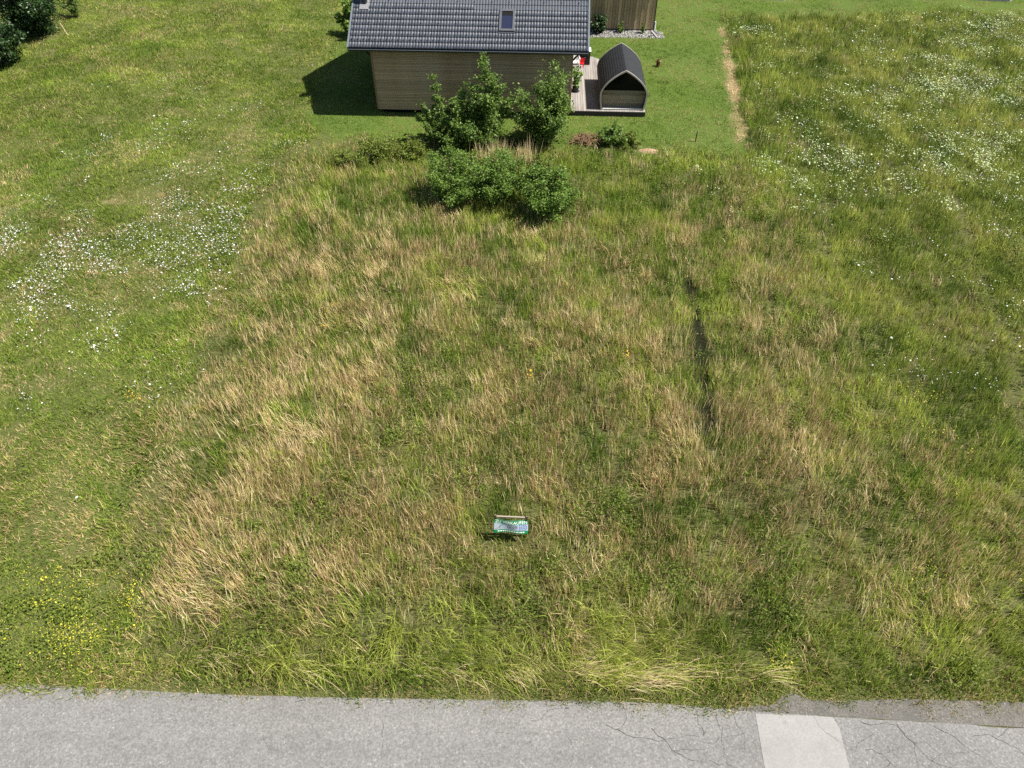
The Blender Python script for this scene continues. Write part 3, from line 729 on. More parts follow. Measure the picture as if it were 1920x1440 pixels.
    while x < hw-0.12:
        L = rr.uniform(0.02, 0.05); stroke([(x, z0+0.037), (x+L/2, z0+0.037), (x+L, z0+0.037)], 0.012, MT); x += L+0.022
    MP = mat_wood('sign_post', (0.10, 0.07, 0.045), (0.16, 0.12, 0.08), 'z')
    for x in (-hw+0.03, hw-0.04): box('post', MP, S, x-0.025, x+0.025, 0.0, 0.05, -0.3, 0.93, 0.004)
    box('rail', mat_wood('sign_rail', (0.30, 0.25, 0.19), (0.40, 0.34, 0.27), 'x'), S, -hw+0.058, hw-0.068, 0.004, 0.046, 0.835, 0.885, 0.004)
    box('rail', MP, S, -hw+0.058, hw-0.068, 0.004, 0.046, 0.40, 0.44, 0.004)
build_sign()

def build_bits():
    # stake on the lawn edge
    z = float(terrain(9.42, 34.95))
    S = empty('wooden_stake', (9.42, 34.95, z)); tag(S, 'thin dark wooden stake with pale top on the lawn edge', 'stake')
    MB().tube([(0, 0, -0.2), (0.02, 0.0, 0.54)], [0.03, 0.028], 6).build('shaft', M_DARKWOOD, S); MB().tube([(0.02, 0.0, 0.541), (0.023, 0, 0.62)], [0.028, 0.024], 6).build('tip', M_DECK, S)
    # short cane by the hedge
    c = MB().tube([(0, 0, -0.1), (-0.25, 0.05, 0.75)], [0.03, 0.025], 5).build('cane', mat_plain('pale_cane', (0.5, 0.4, 0.24), 0.7, 0.2)); c.location = (-29.2, 49.6, float(terrain(-29.2, 49.6))); tag(c, 'pale leaning cane at the foot of the dark hedge', 'cane')
    # sandy mound
    def mound(name, x, y, r, h, mat, label, cat, seed):
        mb = MB(); rr = random.Random(seed); n = 22; rings = 7
        for i in range(rings+1):
            t = i/rings
            for k in range(n):
                a = 2*math.pi*k/n; q = r*(1-t)*(1+0.22*math.sin(2*a+seed)+0.12*math.sin(5*a)+rr.uniform(-0.06, 0.06)); mb.v.append((q*math.cos(a)*1.2, q*math.sin(a), -0.06+h*math.sin(t*math.pi/2)*(1+rr.uniform(-0.08, 0.08))))
        mb.f = [(i*n+k, i*n+(k+1) % n, (i+1)*n+(k+1) % n, (i+1)*n+k) for i in range(rings) for k in range(n)]
        o = mb.build(name, mat, None, True); o.location = (x, y, float(terrain(x, y))); tag(o, label, cat)
    g = NG('sandy_soil'); n = g.noise(6, 5, 0.7); c = g.mix(g.ramp(n, 0.3, 0.7), (0.26, 0.165, 0.10), (0.38, 0.265, 0.17)); sand = g.bsdf(c, 0.95, 0.1, bump=n, bstr=0.6, bdist=0.04)
    mound('soil_mound', 6.85, 33.75, 0.44, 0.17, sand, 'small heap of bare pinkish sandy soil by the lawn edge', 'soil heap', 2)
    # brush heap: dead twigs, each bent its own way
    mb = MB(); rr = random.Random(8)
    for i in range(130):
        a = rr.uniform(0, 6.28); x, y = rr.gauss(0, 0.32), rr.gauss(0, 0.2); L = rr.uniform(0.3, 0.9)
        mb.tube([(x, y, rr.uniform(0.02, 0.3)), (x+L*0.5*math.cos(a), y+L*0.5*math.sin(a), rr.uniform(0.1, 0.42)), (x+L*math.cos(a), y+L*math.sin(a), rr.uniform(0.02, 0.3))], [0.016, 0.014, 0.008], 4, False)
    o = mb.build('brush_heap', mat_plain('dead_twigs', (0.20, 0.125, 0.075), 0.9, 0.1, 0.4, 4)); o.location = (3.8, 34.85, float(terrain(3.8, 34.85))); tag(o, 'heap of dead reddish brown twigs beside the tall bush', 'brush heap')
    for i, (x, y, s, lab) in enumerate([(-4.9, 34.35, 0.16, 'pale grey stone lying in the weeds, larger of two'), (-4.45, 34.2, 0.11, 'pale grey stone lying in the weeds, smaller of two')]):
        bm = bmesh.new(); bmesh.ops.create_icosphere(bm, subdivisions=2, radius=s)
        for v in bm.verts: v.co *= 1+0.25*(float(vnoise(v.co.x*9+i*5, v.co.y*9+v.co.z*7, 3))-0.5); v.co.z *= 0.6
        m = bpy.data.meshes.new('stone'); bm.to_mesh(m); bm.free(); m.materials.append(M_LEAD); o = link('stone', m); o.location = (x, y, float(terrain(x, y))+0.10); tag(o, lab, 'stone')
build_bits()

# paving far behind, at the edge of the picture
def far_sheet(name, pts, mat, label, dz=0.03):
    z = max(float(terrain(x, y)) for x, y in pts)+dz
    mb = MB(); mb.add([(x, y, z) for x, y in pts]+[(x, y, z-0.4) for x, y in pts], [tuple(range(len(pts)))]+[(i, len(pts)+i, len(pts)+(i+1) % len(pts), (i+1) % len(pts)) for i in range(len(pts))])
    o = mb.build(name, mat); tag(o, label, None, None, 'structure'); return o
M_CONC = asphalt('pale_concrete', (0.30, 0.295, 0.28), (0.36, 0.35, 0.335), chips=0.8, blot=0.1)
far_sheet('driveway', [(-60, 55.0), (-38.5, 53.8), (-35.4, 56.2), (-33.6, 58.6), (-31.6, 63), (-31, 72), (-60, 72)], M_CONC, 'pale concrete driveway behind the dark hedge')
q = box('drain_channel', M_METAL, None, -1.1, 1.1, -0.1, 0.1, 0.0, 0.05); q.location = (-33.9, 58.3, float(terrain(-33.9, 58.3))+0.10); q.rotation_euler = (0, 0, R(-22)); tag(q, 'dark drain channel across the pale driveway', 'drain')
far_sheet('path', [(17.2, 59.0), (18.6, 58.75), (20.6, 58.9), (22.0, 60.2), (30, 60.2), (32.6, 58.8), (37.5, 58.55), (39, 60), (60, 60.2), (60, 63), (17, 63)], M_CONC, 'pale gravel path beyond the lawn at the top', 0.02)

# ------------------------------------------------------------------ shrubs and trees
def np_mesh(name, V, F, attrs, mat):
    """V (n,3), F (m,k): fast mesh"""
    m = bpy.data.meshes.new(name); k = F.shape[1]
    m.vertices.add(len(V)); m.vertices.foreach_set('co', V.astype(np.float32).ravel())
    m.loops.add(F.size); m.loops.foreach_set('vertex_index', F.astype(np.int32).ravel())
    m.polygons.add(len(F)); m.polygons.foreach_set('loop_start', np.arange(0, F.size, k, dtype=np.int32))
    try: m.polygons.foreach_set('loop_total', np.full(len(F), k, np.int32))
    except Exception: pass
    for nm, v in attrs.items():
        a = m.attributes.new(nm, 'FLOAT', 'POINT'); a.data.foreach_set('value', v.astype(np.float32))
    m.materials.append(mat); m.update(); m.validate(); return m

def leaf_cloud(C, size, r_, up=0.5, attr_scale=1.0):
    """one folded leaf (two triangles each side of the midrib) per centre C"""
    n = len(C)
    d = r_.normal(size=(n, 3)); d[:,2] = d[:,2]*0.6 - 0.15; d /= np.linalg.norm(d, axis=1)[:,None]
    nrm = r_.normal(size=(n, 3)); nrm[:,2] = np.abs(nrm[:,2])+up; s = np.cross(d, nrm); s /= np.linalg.norm(s, axis=1)[:,None]
    up_ = np.cross(s, d)
    L = size*r_.uniform(0.7, 1.35, n)[:,None]; W = L*0.36
    fold = up_*W*0.35
    V = np.stack([C-d*L*0.5, C+s*W+fold-d*L*0.06, C+d*L*0.5, C-s*W+fold-d*L*0.06], 1).reshape(-1, 3)
    i = np.arange(n)*4
    F = np.concatenate([np.stack([i, i+1, i+2], 1), np.stack([i, i+2, i+3], 1)])
    br = np.repeat(np.clip(r_.normal(0.5, 0.25, n)*attr_scale, 0, 1), 4)
    return V, F, br

M_BARK = mat_plain('bark', (0.11, 0.085, 0.06), 0.95, 0.1, 0.4, 12)
M_LEAF_A = mat_leaf('willow_leaf', (0.050, 0.108, 0.018), (0.225, 0.33, 0.062), 0.42, 0.45, 0.35)
M_LEAF_B = mat_leaf('bush_leaf', (0.062, 0.132, 0.019), (0.215, 0.325, 0.055), 0.42, 0.48, 0.3)
M_LEAF_D = mat_leaf('dark_hedge_leaf', (0.012, 0.032, 0.010), (0.05, 0.105, 0.022), 0.2, 0.4, 0.4)
M_LEAF_G = mat_leaf('weed_leaf', (0.080, 0.128, 0.017), (0.215, 0.265, 0.042), 0.38, 0.55, 0.25)

def bush(name, label, cat, x, y, h, r, stems, leaves, leaf, mat, seed, shape=1.0, group=None, base_z=None, lean=(0, 0), bare=0.12):
    """stems fan out from the base, twigs leave the stems, leaves sit round the twigs"""
    r_ = np.random.default_rng(seed); z = float(terrain(x, y)) if base_z is None else base_z
    B = empty(name, (x, y, z)); tag(B, label, cat, group)
    wood = MB(); tw = []           # tw: twig points with weight
    for k in range(stems):
        a = 2*math.pi*(k+r_.uniform(-0.4, 0.4))/stems; rad = r*r_.uniform(0.2, 1.05)**0.8 if k else r*0.08
        hh = h*(1 - 0.50*(rad/r)**(1.6*shape))*r_.uniform(0.68, 1.08); 
        P = [np.array([0.06*math.cos(a), 0.06*math.sin(a), -0.1])]
        for t in np.linspace(0.2, 1, 6):
            P.append(np.array([math.cos(a)*rad*t**0.75+r_.normal(0, 0.04*r)+lean[0]*t*t, math.sin(a)*rad*t**0.75+r_.normal(0, 0.04*r)+lean[1]*t*t, hh*t]))
        wood.tube([tuple(p) for p in P], list(np.linspace(0.028, 0.006, 7)*(0.5+h/3.2)), 5, False)
        ntw = 15
        for j in range(ntw):
            t = r_.uniform(bare, 1.0); f = t*6; i = min(int(f), 5); p = P[i]+(P[i+1]-P[i])*(f-i)
            aa = r_.uniform(0, 6.28); Lt = r*r_.uniform(0.18, 0.48)*(1.15-0.75*t); q = p+np.array([math.cos(aa)*Lt, math.sin(aa)*Lt, Lt*r_.uniform(-0.1, 0.75)])
            wood.tube([tuple(p), tuple((p+q)/2+np.array([0, 0, 0.03])), tuple(q)], [0.010, 0.007, 0.004], 3, False)
            for s in np.linspace(0.15, 1.05, 5): tw.append(p+(q-p)*s)
        for t in np.linspace(0.55, 1.03, 6):
            f = min(t, 1)*6; i = min(int(f), 5); tw.append(P[i]+(P[i+1]-P[i])*(f-i)+np.array([0, 0, max(0, t-1)*h]))
    wood.build('trunk', M_BARK, B)
    tw = np.array(tw); n = leaves
    # uneven: some twigs carry many leaves, some hardly any
    wgt = r_.gamma(1.3, 1.0, len(tw)); wgt /= wgt.sum()
    C = tw[r_.choice(len(tw), n, p=wgt)] + r_.normal(0, 1, (n, 3))*np.array([1, 1, 0.8])*r*0.062
    C = C[C[:,2] > 0.04]
    V, F, br = leaf_cloud(C, leaf, r_)
    # leaf tone varies at random from leaf to leaf
    o = link('crown', np_mesh('crown', V, F, {'br': br}, mat), B)
    return B

G_TALL = 'young trees in front of the house'
bush('young_tree', 'tallest leafy young tree in front of the board wall', 'tree', -1.5, 34.3, 4.75, 1.65, 16, 15000, 0.115, M_LEAF_A, 11, 0.85, lean=(0.1, 0))
bush('young_tree', 'slender leafy sapling at the left of the tallest young tree', 'tree', -3.75, 34.9, 3.3, 0.95, 9, 4600, 0.10, M_LEAF_A, 12, 0.8, lean=(-0.15, 0.1))
bush('young_tree', 'broad leafy young tree in front of the deck corner', 'tree', 1.85, 34.9, 3.9, 1.95, 19, 15000, 0.105, M_LEAF_A, 13, 0.7, lean=(0.0, 0))
bush('shrub', 'low leafy shrub filling the foot of the tallest young tree', 'shrub', -2.5, 34.0, 2.1, 1.25, 13, 7000, 0.10, M_LEAF_A, 14, 0.8)
bush('shrub', 'green shrub at the left of the clump in the meadow', 'shrub', -2.8, 29.2, 2.5, 1.5, 17, 10500, 0.085, M_LEAF_B, 15, 0.75)
bush('shrub', 'green shrub in the middle of the clump in the meadow', 'shrub', -0.7, 29.2, 2.7, 1.75, 19, 13500, 0.085, M_LEAF_B, 16, 0.75)
bush('shrub', 'green shrub at the right front of the clump in the meadow', 'shrub', 1.6, 27.9, 2.6, 1.65, 19, 13500, 0.09, M_LEAF_B, 17, 0.7)
bush('shrub', 'low loose shrub between the meadow clump and the tallest tree', 'shrub', -1.9, 31.6, 1.25, 1.1, 12, 3600, 0.085, M_LEAF_G, 41, 0.6, bare=0.03)
bush('shrub', 'low loose shrub between the meadow clump and the broad tree', 'shrub', 1.3, 31.2, 1.1, 1.0, 12, 3000, 0.085, M_LEAF_G, 42, 0.6, bare=0.03)
bush('shrub', 'small leafy shrub right of the twig heap by the lawn', 'shrub', 5.05, 34.4, 1.35, 0.75, 9, 2400, 0.11, M_LEAF_A, 18, 0.8)
bush('shrub', 'low weedy shrub at the right, beside the sandy heap', 'shrub', 5.95, 34.35, 0.75, 0.8, 10, 1800, 0.08, M_LEAF_G, 19, 0.8, bare=0.02)
bush('shrub', 'low spreading weedy shrub left of the young trees', 'shrub', -6.6, 33.3, 1.15, 1.5, 18, 5200, 0.09, M_LEAF_G, 20, 0.5, bare=0.02)
bush('shrub', 'low dark shrub at the left end of the weedy thicket', 'shrub', -8.2, 32.6, 0.9, 0.9, 11, 2200, 0.08, M_LEAF_G, 21, 0.5, bare=0.02)
bush('shrub', 'weedy shrub with pale stems in front of the lawn, left of the trees', 'shrub', -5.0, 33.5, 1.0, 1.1, 13, 3000, 0.085, M_LEAF_G, 22, 0.5, bare=0.02)
bush('garden_tree', 'leafy garden tree behind the left end of the roof', 'tree', -10.6, 51.0, 2.6, 1.25, 11, 3200, 0.2, M_LEAF_B, 23, 0.7)
bush('hedge_tree', 'large dark evergreen tree in the hedge at the far left', 'tree', -31.4, 49.9, 4.9, 2.5, 24, 13000, 0.16, M_LEAF_D, 24, 0.55, bare=0.03)
bush('hedge_tree', 'second dark evergreen at the far left picture edge, nearer the road', 'tree', -31.0, 44.4, 3.6, 1.9, 20, 11000, 0.14, M_LEAF_D, 25, 0.55, bare=0.02)
bush('hedge_shrub', 'feathery grey green shrub at the right end of the dark hedge', 'shrub', -30.2, 53.2, 3.0, 0.9, 9, 2200, 0.09, M_LEAF_A, 26, 0.6)
bx, by, _ = h2w(12.7, 13.6)
bush('bed_shrub', 'dark shrub in the gravel bed against the board wall', 'shrub', bx, by, 1.35, 0.75, 9, 2000, 0.12, M_LEAF_D, 27, 0.7)
bx, by, _ = h2w(14.1, 13.7)
bush('bed_shrub', 'small upright green plant in the gravel bed', 'plant', bx, by, 0.75, 0.3, 5, 350, 0.10, M_LEAF_B, 28, 0.7)
bx, by, _ = h2w(15.6, 13.6)
bush('bed_shrub', 'thin wispy plant at the right end of the gravel bed', 'plant', bx, by, 0.8, 0.25, 5, 220, 0.10, M_LEAF_B, 29, 0.7)
bush('lawn_seedling', 'small reddish brown dry sapling on the lawn right of the pod', 'sapling', 9.05, 45.4, 0.55, 0.22, 5, 160, 0.10, mat_leaf('dry_red_leaf', (0.16, 0.07, 0.03), (0.30, 0.14, 0.07)), 30, 0.7)

def build_pot():
    x, y, _ = h2w(10.85, 2.8); 
    P = empty('plant_pot', (x, y, 0.302), YAW); tag(P, 'black round plant pot with a cane and leafy green plant', 'plant pot')
    MB().lathe([(0.0, 0.0), (0.15, 0.0), (0.19, 0.24), (0.205, 0.24), (0.205, 0.27), (0.185, 0.27), (0.17, 0.22), (0.0, 0.22)], 18).build('pot', mat_plain('black_pot', (0.02, 0.02, 0.022), 0.5, 0.4), P, False)
    MB().lathe([(0.0, 0.0), (0.22, 0.0), (0.235, 0.03), (0.22, 0.03), (0.0, 0.012)], 18).build('saucer', M_METAL, P)
    MB().tube([(-0.1, 0.02, 0.2), (-0.14, 0.08, 1.3)], 0.012, 5).build('cane', M_TRIM, P)
    r_ = np.random.default_rng(5); C = []
    for k in range(9):
        a = r_.uniform(0, 6.28); t = np.linspace(0.1, 1, 26); C.append(np.stack([math.cos(a)*0.22*t, math.sin(a)*0.22*t+0.1*t, 0.22+t*r_.uniform(0.5, 1.1)], 1)+r_.normal(0, 0.05, (26, 3)))
    V, F, br = leaf_cloud(np.concatenate(C)*np.array([1.35, 1.6, 1.0]), 0.17, r_)
    link('plant_leaves', np_mesh('plant_leaves', V, F, {'br': br}, mat_leaf('tomato_leaf', (0.08, 0.17, 0.02), (0.22, 0.36, 0.06))), P)
build_pot()

# ------------------------------------------------------------------ grass, weeds, flowers
def candidates(density, seed, margin=3.0, y0=6.0, y1=62.0, near=1.0, far=0.45):
    """random points over the land that the picture and a step to either side can show; thinner with distance"""
    r_ = np.random.default_rng(seed); hwid = lambda y: 8.6+0.555*y+margin
    n = int(density*(y1-y0)*2*hwid(y1)); y = r_.uniform(y0, y1, n); x = r_.uniform(-hwid(y1), hwid(y1), n)
    k = (np.abs(x) < hwid(y)) & (r_.uniform(0, 1, n) < np.interp(np.hypot(y, 16.5), [18, 34, 62], [near, 0.5*(near+far), far])); return x[k], y[k], r_
def blocked(x, y):
    u, v = w2h(x, y)
    b = (u > -0.05) & (u < 10.6) & (v > 0.1) & (v < 10)
    b |= (u > 10.5) & (u < 14.7) & (v > 0.1) & (v < np.where(u < 12, 8.4, np.where(u < 12.6, 8.4-(u-12)*1.05, 5.0)))
    b |= (u > 10.6) & (u < 16.6) & (v > 12.65) & (v < 20)
    b |= (x < -31.5) & (y > 55.8 + (x+36)*0.5) & (y > 54)
    b |= (y > np.interp(x, [17, 18.6, 20.6, 22, 30, 32.6, 37.5, 39], [59.0, 58.75, 58.9, 60.2, 60.2, 58.8, 58.55, 60])) & (x > 17)
    b |= np.hypot((x-6.85)/1.1, y-33.75) < 0.42
    return b
def place(x, y): return np.stack([x, y, terrain(x, y)], 1)

def mat_blade(name, trans, rough=0.6, spec=0.08):
    g = NG(name); return g.leaf(g.attr('tone').outputs['Color'], trans, rough, spec)
M_BLADE = mat_blade('grass_blade', 0.42)
M_STALK = mat_blade('straw_stalk', 0.25, 0.65, 0.1)

def blades(name, label, px, py, r_, L, W, th, az, col, mat, head=False, curve=0.5, short=False):
    """one narrow two-segment blade (quad and tip) per point; col is the blade's own colour"""
    n = len(px); P0 = np.stack([px, py, terrain(px, py)-0.02], 1)
    fw = lambda a: np.stack([np.sin(a)*np.cos(az), np.sin(a)*np.sin(az), np.cos(a)], 1)
    P1 = P0 + fw(th*0.75)*(L*0.55)[:,None]; P2 = P1 + fw(np.clip(th*(1+curve)*0.85+0.08, 0, 1.72))*(L*0.5)[:,None]
    sa = az + 1.5708 + r_.normal(0, 0.7, n); s = np.stack([np.cos(sa), np.sin(sa), r_.normal(0, 0.15, n)], 1)*(W*0.5)[:,None]
    w0, w1 = (0.45, 1.0) if head else (1.0, 0.85)
    nv = 3 if short else 5; i = np.arange(n, dtype=np.int32)*nv
    if short:       # low turf: one pointed leaf
        V = np.stack([P0-s, P0+s, P0+fw(th)*L[:,None]], 1); F = np.stack([i, i+1, i+2], 1)
    else:
        V = np.stack([P0-s*w0, P0+s*w0, P1-s*w1, P1+s*w1, P2], 1); F = np.stack([i, i+1, i+3, i, i+3, i+2, i+2, i+3, i+4], 1)
    V = V.reshape(-1, 3).astype(np.float32); F = F.reshape(-1, 3)
    m = bpy.data.meshes.new(name)
    m.vertices.add(len(V)); m.vertices.foreach_set('co', V.ravel())
    m.loops.add(F.size); m.loops.foreach_set('vertex_index', F.ravel())
    m.polygons.add(len(F)); m.polygons.foreach_set('loop_start', np.arange(0, F.size, 3, dtype=np.int32))
    a = m.attributes.new('tone', 'FLOAT_COLOR', 'POINT')
    c4 = np.ones((n, nv, 4), np.float32); c4[:,:,:3] = np.clip(col, 0, 0.9)[:,None,:]; a.data.foreach_set('color', c4.ravel())
    m.materials.append(mat); m.update(calc_edges=True)
    o = link(name, m); tag(o, label, 'grass', None, 'stuff'); print(name, n, 'blades'); return o

def lerp(a, b, t): return np.array(a)[None,:]*(1-t)[:,None] + np.array(b)[None,:]*t[:,None]
G_DARK, G_MID, G_LIGHT = (0.080, 0.142, 0.021), (0.200, 0.276, 0.039), (0.40, 0.445, 0.092)
S_DARK, S_MID, S_PALE = (0.38, 0.26, 0.125), (0.57, 0.43, 0.22), (0.71, 0.595, 0.36)
def greens(h):
    h = np.clip(h, 0, 1); return np.where((h < 0.5)[:,None], lerp(G_DARK, G_MID, np.clip(h*2, 0, 1)), lerp(G_MID, G_LIGHT, np.clip(h*2-1, 0, 1)))
def straws(h):
    h = np.clip(h, 0, 1); return np.where((h < 0.5)[:,None], lerp(S_DARK, S_MID, np.clip(h*2, 0, 1)), lerp(S_MID, S_PALE, np.clip(h*2-1, 0, 1)))
def spread(x, y, r_, per, rad):
    """per blades round each clump centre"""
    k = np.repeat(np.arange(len(x)), per); n = len(k); return k, x[k]+r_.normal(0, rad, n), y[k]+r_.normal(0, rad, n), n

def grow():
    # ---- tall meadow
    x, y, r_ = candidates(44, 1, y1=57, far=0.34)
    g, mown, lawn, tall, strip, trk = zones(x, y)
    k = g & ~blocked(x, y) & (r_.uniform(0, 1, len(x)) < tall) & (r_.uniform(0, 1, len(x)) > trk*0.95) & (strip < 0.5)
    x, y, trk = x[k], y[k], trk[k]; nc = len(x)
    dry = dryness(x, y)*r_.uniform(0.1, 1.9, nc); road = y-road_edge(x)
    rs = sstep(2.9, 1.4, road + (fbm(x*0.6, y*0.6, 29, 2)-0.5)*1.5)*sstep(0.2, 0.6, road)*(0.8-0.7*sstep(2.5, 7, x))
    lod = 0.55*sstep(0.56, 0.76, fbm(x*0.8, y*0.8, 23, 3)); lod = np.maximum(lod, rs)
    flow = (fbm(x*0.3, y*0.3, 21, 3)-0.5)*14 + 1.2
    fl = -0.75 + (fbm(x*0.6, y*0.6, 24, 2)-0.5)*1.6 + sstep(0, 5, x)*0.35
    fl = np.where((road < 1.05) & (x > 0.2) & (x < 6.3), -0.15+r_.normal(0, 0.2, nc), fl)
    flow = np.where(rs > 0.3, fl, flow)
    soft = np.clip(0.30+0.70*sstep(-0.6, 2.6, x-mown_edge(y)+(fbm(x*0.7, y*0.7, 33, 2)-0.5)*2), 0.3, 1)*(1-0.5*sstep(32.2, 34.6, y)*(x < 12.3))
    sg = 1-0.5*sstep(0.95, 0.45, np.hypot(x+0.25, (y-10.85)*1.3))          # grass made lower round the sign so that its cast shadow shows
    hgt = (0.23+0.28*fbm(x*0.9, y*0.9, 22, 3))*soft*sg*(1-0.4*np.clip(trk, 0, 1))*np.interp(road, [0, 0.25, 0.7, 1.6], [0.30, 0.45, 0.95, 1.0])*r_.uniform(0.75, 1.3, nc)
    right = sstep(9, 13, x-0.1*y)
    hue = 0.50 + (fbm(x*0.7, y*0.6, 26, 4)-0.5)*1.5 - 0.10*np.exp(-((x-6)/2.6)**2-((y-32)/1.6)**2) + 0.62*rs + 0.04*right*sstep(12, 18, y) + r_.normal(0, 0.17, nc)
    val = (1.0 + (fbm(x*1.6, y*1.1, 27, 3)-0.5)*0.7)*r_.uniform(0.84, 1.26, nc)
    c, bx_, by_, n = spread(x, y, r_, 10, 0.105)
    isd = r_.uniform(0, 1, n) < np.clip(dry[c]*0.85, 0, 0.85)
    col = np.where(isd[:,None], straws(r_.uniform(0.25, 0.95, n)), greens(hue[c]+r_.normal(0, 0.16, n)))*(val[c]*r_.uniform(0.82, 1.25, n))[:,None]
    mut = 1 + (right*sstep(12, 18, y))[c][:,None]*np.array([0.03, -0.05, 0.15])[None,:]; col = col*mut     # greyer herbs on the right
    th = np.abs(r_.normal(0.12, 0.26, n) + lod[c]*r_.uniform(0.35, 1.0, n)); az = np.where(r_.uniform(0, 1, n) < lod[c]*1.1, flow[c]+r_.normal(0, 0.35, n), r_.uniform(0, 6.28, n))
    L = hgt[c]*r_.uniform(0.6, 1.35, n)*(1+0.75*rs[c]); sc = np.interp(by_, [6, 57], [1.0, 1.9])
    blades('meadow_grass', 'tall uncut meadow grass, green mixed with straw', bx_, by_, r_, L, r_.uniform(0.0105, 0.020, n)*sc, th, az, col, M_BLADE)
    # ---- straw stalks
    x, y, r_ = candidates(44, 2, y1=56)
    g, mown, lawn, tall, strip, trk = zones(x, y); d = dryness(x, y)
    k = g & ~blocked(x, y) & (tall > 0.5) & (trk < 0.25) & (np.hypot(x+0.3, (y-10.75)*1.3) > 0.75) & (r_.uniform(0, 1, len(x)) < np.clip(d*1.1-0.06, 0, 1)) & (y-road_edge(x) > 1.0) & (strip < 0.5)
    x, y, d = x[k], y[k], d[k]; nc = len(x)
    lod = 0.55*sstep(0.56, 0.76, fbm(x*0.8, y*0.8, 23, 3)); flow = (fbm(x*0.3, y*0.3, 21, 3)-0.5)*14 + 1.2 + r_.normal(0, 0.3, nc)
    tone = 0.5 + (fbm(x*1.2, y*0.9, 28, 3)-0.5)*1.1 + r_.normal(0, 0.2, nc)
    soft = np.clip(0.4+0.6*sstep(-0.4, 2.4, x-mown_edge(y)), 0.4, 1)*(1-0.4*sstep(32.2, 34.6, y)*(x < 12.3))
    c, bx_, by_, n = spread(x, y, r_, 7, 0.10)
    isd = r_.uniform(0, 1, n) < 0.84
    col = np.where(isd[:,None], straws(tone[c]+r_.normal(0, 0.2, n)), greens(r_.uniform(0.5, 0.95, n)))*r_.uniform(0.75, 1.25, n)[:,None]
    th = np.abs(r_.normal(0.16, 0.2, n) + lod[c]*r_.uniform(0.2, 0.8, n)); az = np.where(r_.uniform(0, 1, n) < 0.75, flow[c]+r_.normal(0, 0.4, n), r_.uniform(0, 6.28, n))
    L = r_.uniform(0.34, 0.64, n)*soft[c]; sc = np.interp(by_, [6, 57], [1.0, 1.9])
    blades('straw_grass', 'dry straw coloured grass stalks standing in the meadow', bx_, by_, r_, L, r_.uniform(0.009, 0.016, n)*sc, th, az, col, M_STALK, head=True, curve=0.6)
    # ---- short meadow on the left
    x, y, r_ = candidates(74, 3, near=1.0, far=0.42)
    g, mown, lawn, tall, strip, trk = zones(x, y)
    bare = fbm(x*0.75, y*0.75, 41, 4)
    k = g & ~blocked(x, y) & (r_.uniform(0, 1, len(x)) < mown)
    x, y, bare = x[k], y[k], bare[k]; nc = len(x)
    far = sstep(26, 40, y - 0.3*(x+12)); edge = sstep(-2.2, 0, x-mown_edge(y))
    hue = 0.46 + (fbm(x*0.5, y*0.5, 42, 4)-0.5)*0.8 + r_.normal(0, 0.15, nc)
    dry = np.clip(0.15 + (fbm(x*0.65, y*0.65, 43, 4)-0.5)*1.0 + 0.6*sstep(0.60, 0.74, bare)*(1-0.6*far) - 0.12*far + 0.04*edge, 0.02, 0.7)
    val = (1.0 + (fbm(x*1.3, y*1.1, 46, 3)-0.5)*0.4)*r_.uniform(0.8, 1.24, nc)
    flow = (fbm(x*0.3, y*0.3, 44, 2)-0.5)*10
    hgt = (0.09+0.16*fbm(x*0.5, y*0.5, 45, 3))*(1+0.7*edge)*(1-0.4*sstep(0.6, 0.74, bare))
    c, bx_, by_, n = spread(x, y, r_, 9, 0.10)
    isd = r_.uniform(0, 1, n) < dry[c]
    col = np.where(isd[:,None], straws(r_.uniform(0.1, 0.75, n)), greens(hue[c]+r_.normal(0, 0.15, n)))*(val[c]*r_.uniform(0.75, 1.25, n))[:,None]
    sc = np.interp(by_, [6, 62], [1.0, 1.8])
    blades('short_grass', 'short green meadow grass on the left of the plot', bx_, by_, r_, hgt[c]*r_.uniform(0.6, 1.4, n), r_.uniform(0.018, 0.034, n)*sc, np.abs(r_.normal(0.75, 0.35, n)), flow[c]+r_.normal(0, 1.5, n), col, M_BLADE, short=True)
    # ---- lawn
    x, y, r_ = candidates(60, 4, y0=32, y1=62, near=1, far=0.6)
    g, mown, lawn, tall, strip, trk = zones(x, y)
    worn = fbm(x*0.45, y*0.45, 51, 4) + 0.17*np.exp(-((x-11.4)/1.7)**2-((y-36.5)/5)**2) + 0.10*sstep(52, 55, y)*(x > 8)
    k = g & ~blocked(x, y) & (r_.uniform(0, 1, len(x)) < lawn) & (strip < 0.4) & (worn < 0.74+r_.normal(0, 0.04, len(x)))
    x, y, worn = x[k], y[k], worn[k]; nc = len(x)
    hue = 0.36 + (fbm(x*0.55, y*0.55, 52, 4)-0.5)*1.5 + r_.normal(0, 0.14, nc); dry = np.clip((worn-0.45)*2.4, 0.03, 0.8)
    c, bx_, by_, n = spread(x, y, r_, 8, 0.10); isd = r_.uniform(0, 1, n) < dry[c]
    gl = greens(hue[c]+r_.normal(0, 0.12, n))*np.array([0.68, 0.84, 0.55])[None,:]
    col = np.where(isd[:,None], straws(r_.uniform(0.1, 0.7, n)), gl)*r_.uniform(0.8, 1.2, n)[:,None]
    blades('lawn_grass', 'short bright green lawn round the house', bx_, by_, r_, r_.uniform(0.05, 0.12, n), r_.uniform(0.024, 0.042, n), np.abs(r_.normal(0.7, 0.3, n)), r_.uniform(0, 6.28, n), col, M_BLADE, short=True)
    # ---- cut straw on the bare strip
    x, y, r_ = candidates(240, 12, y0=33, y1=53.5, near=1, far=1); k0 = (x > 9.5) & (x < 16); x, y = x[k0], y[k0]; strip = zones(x, y)[4]
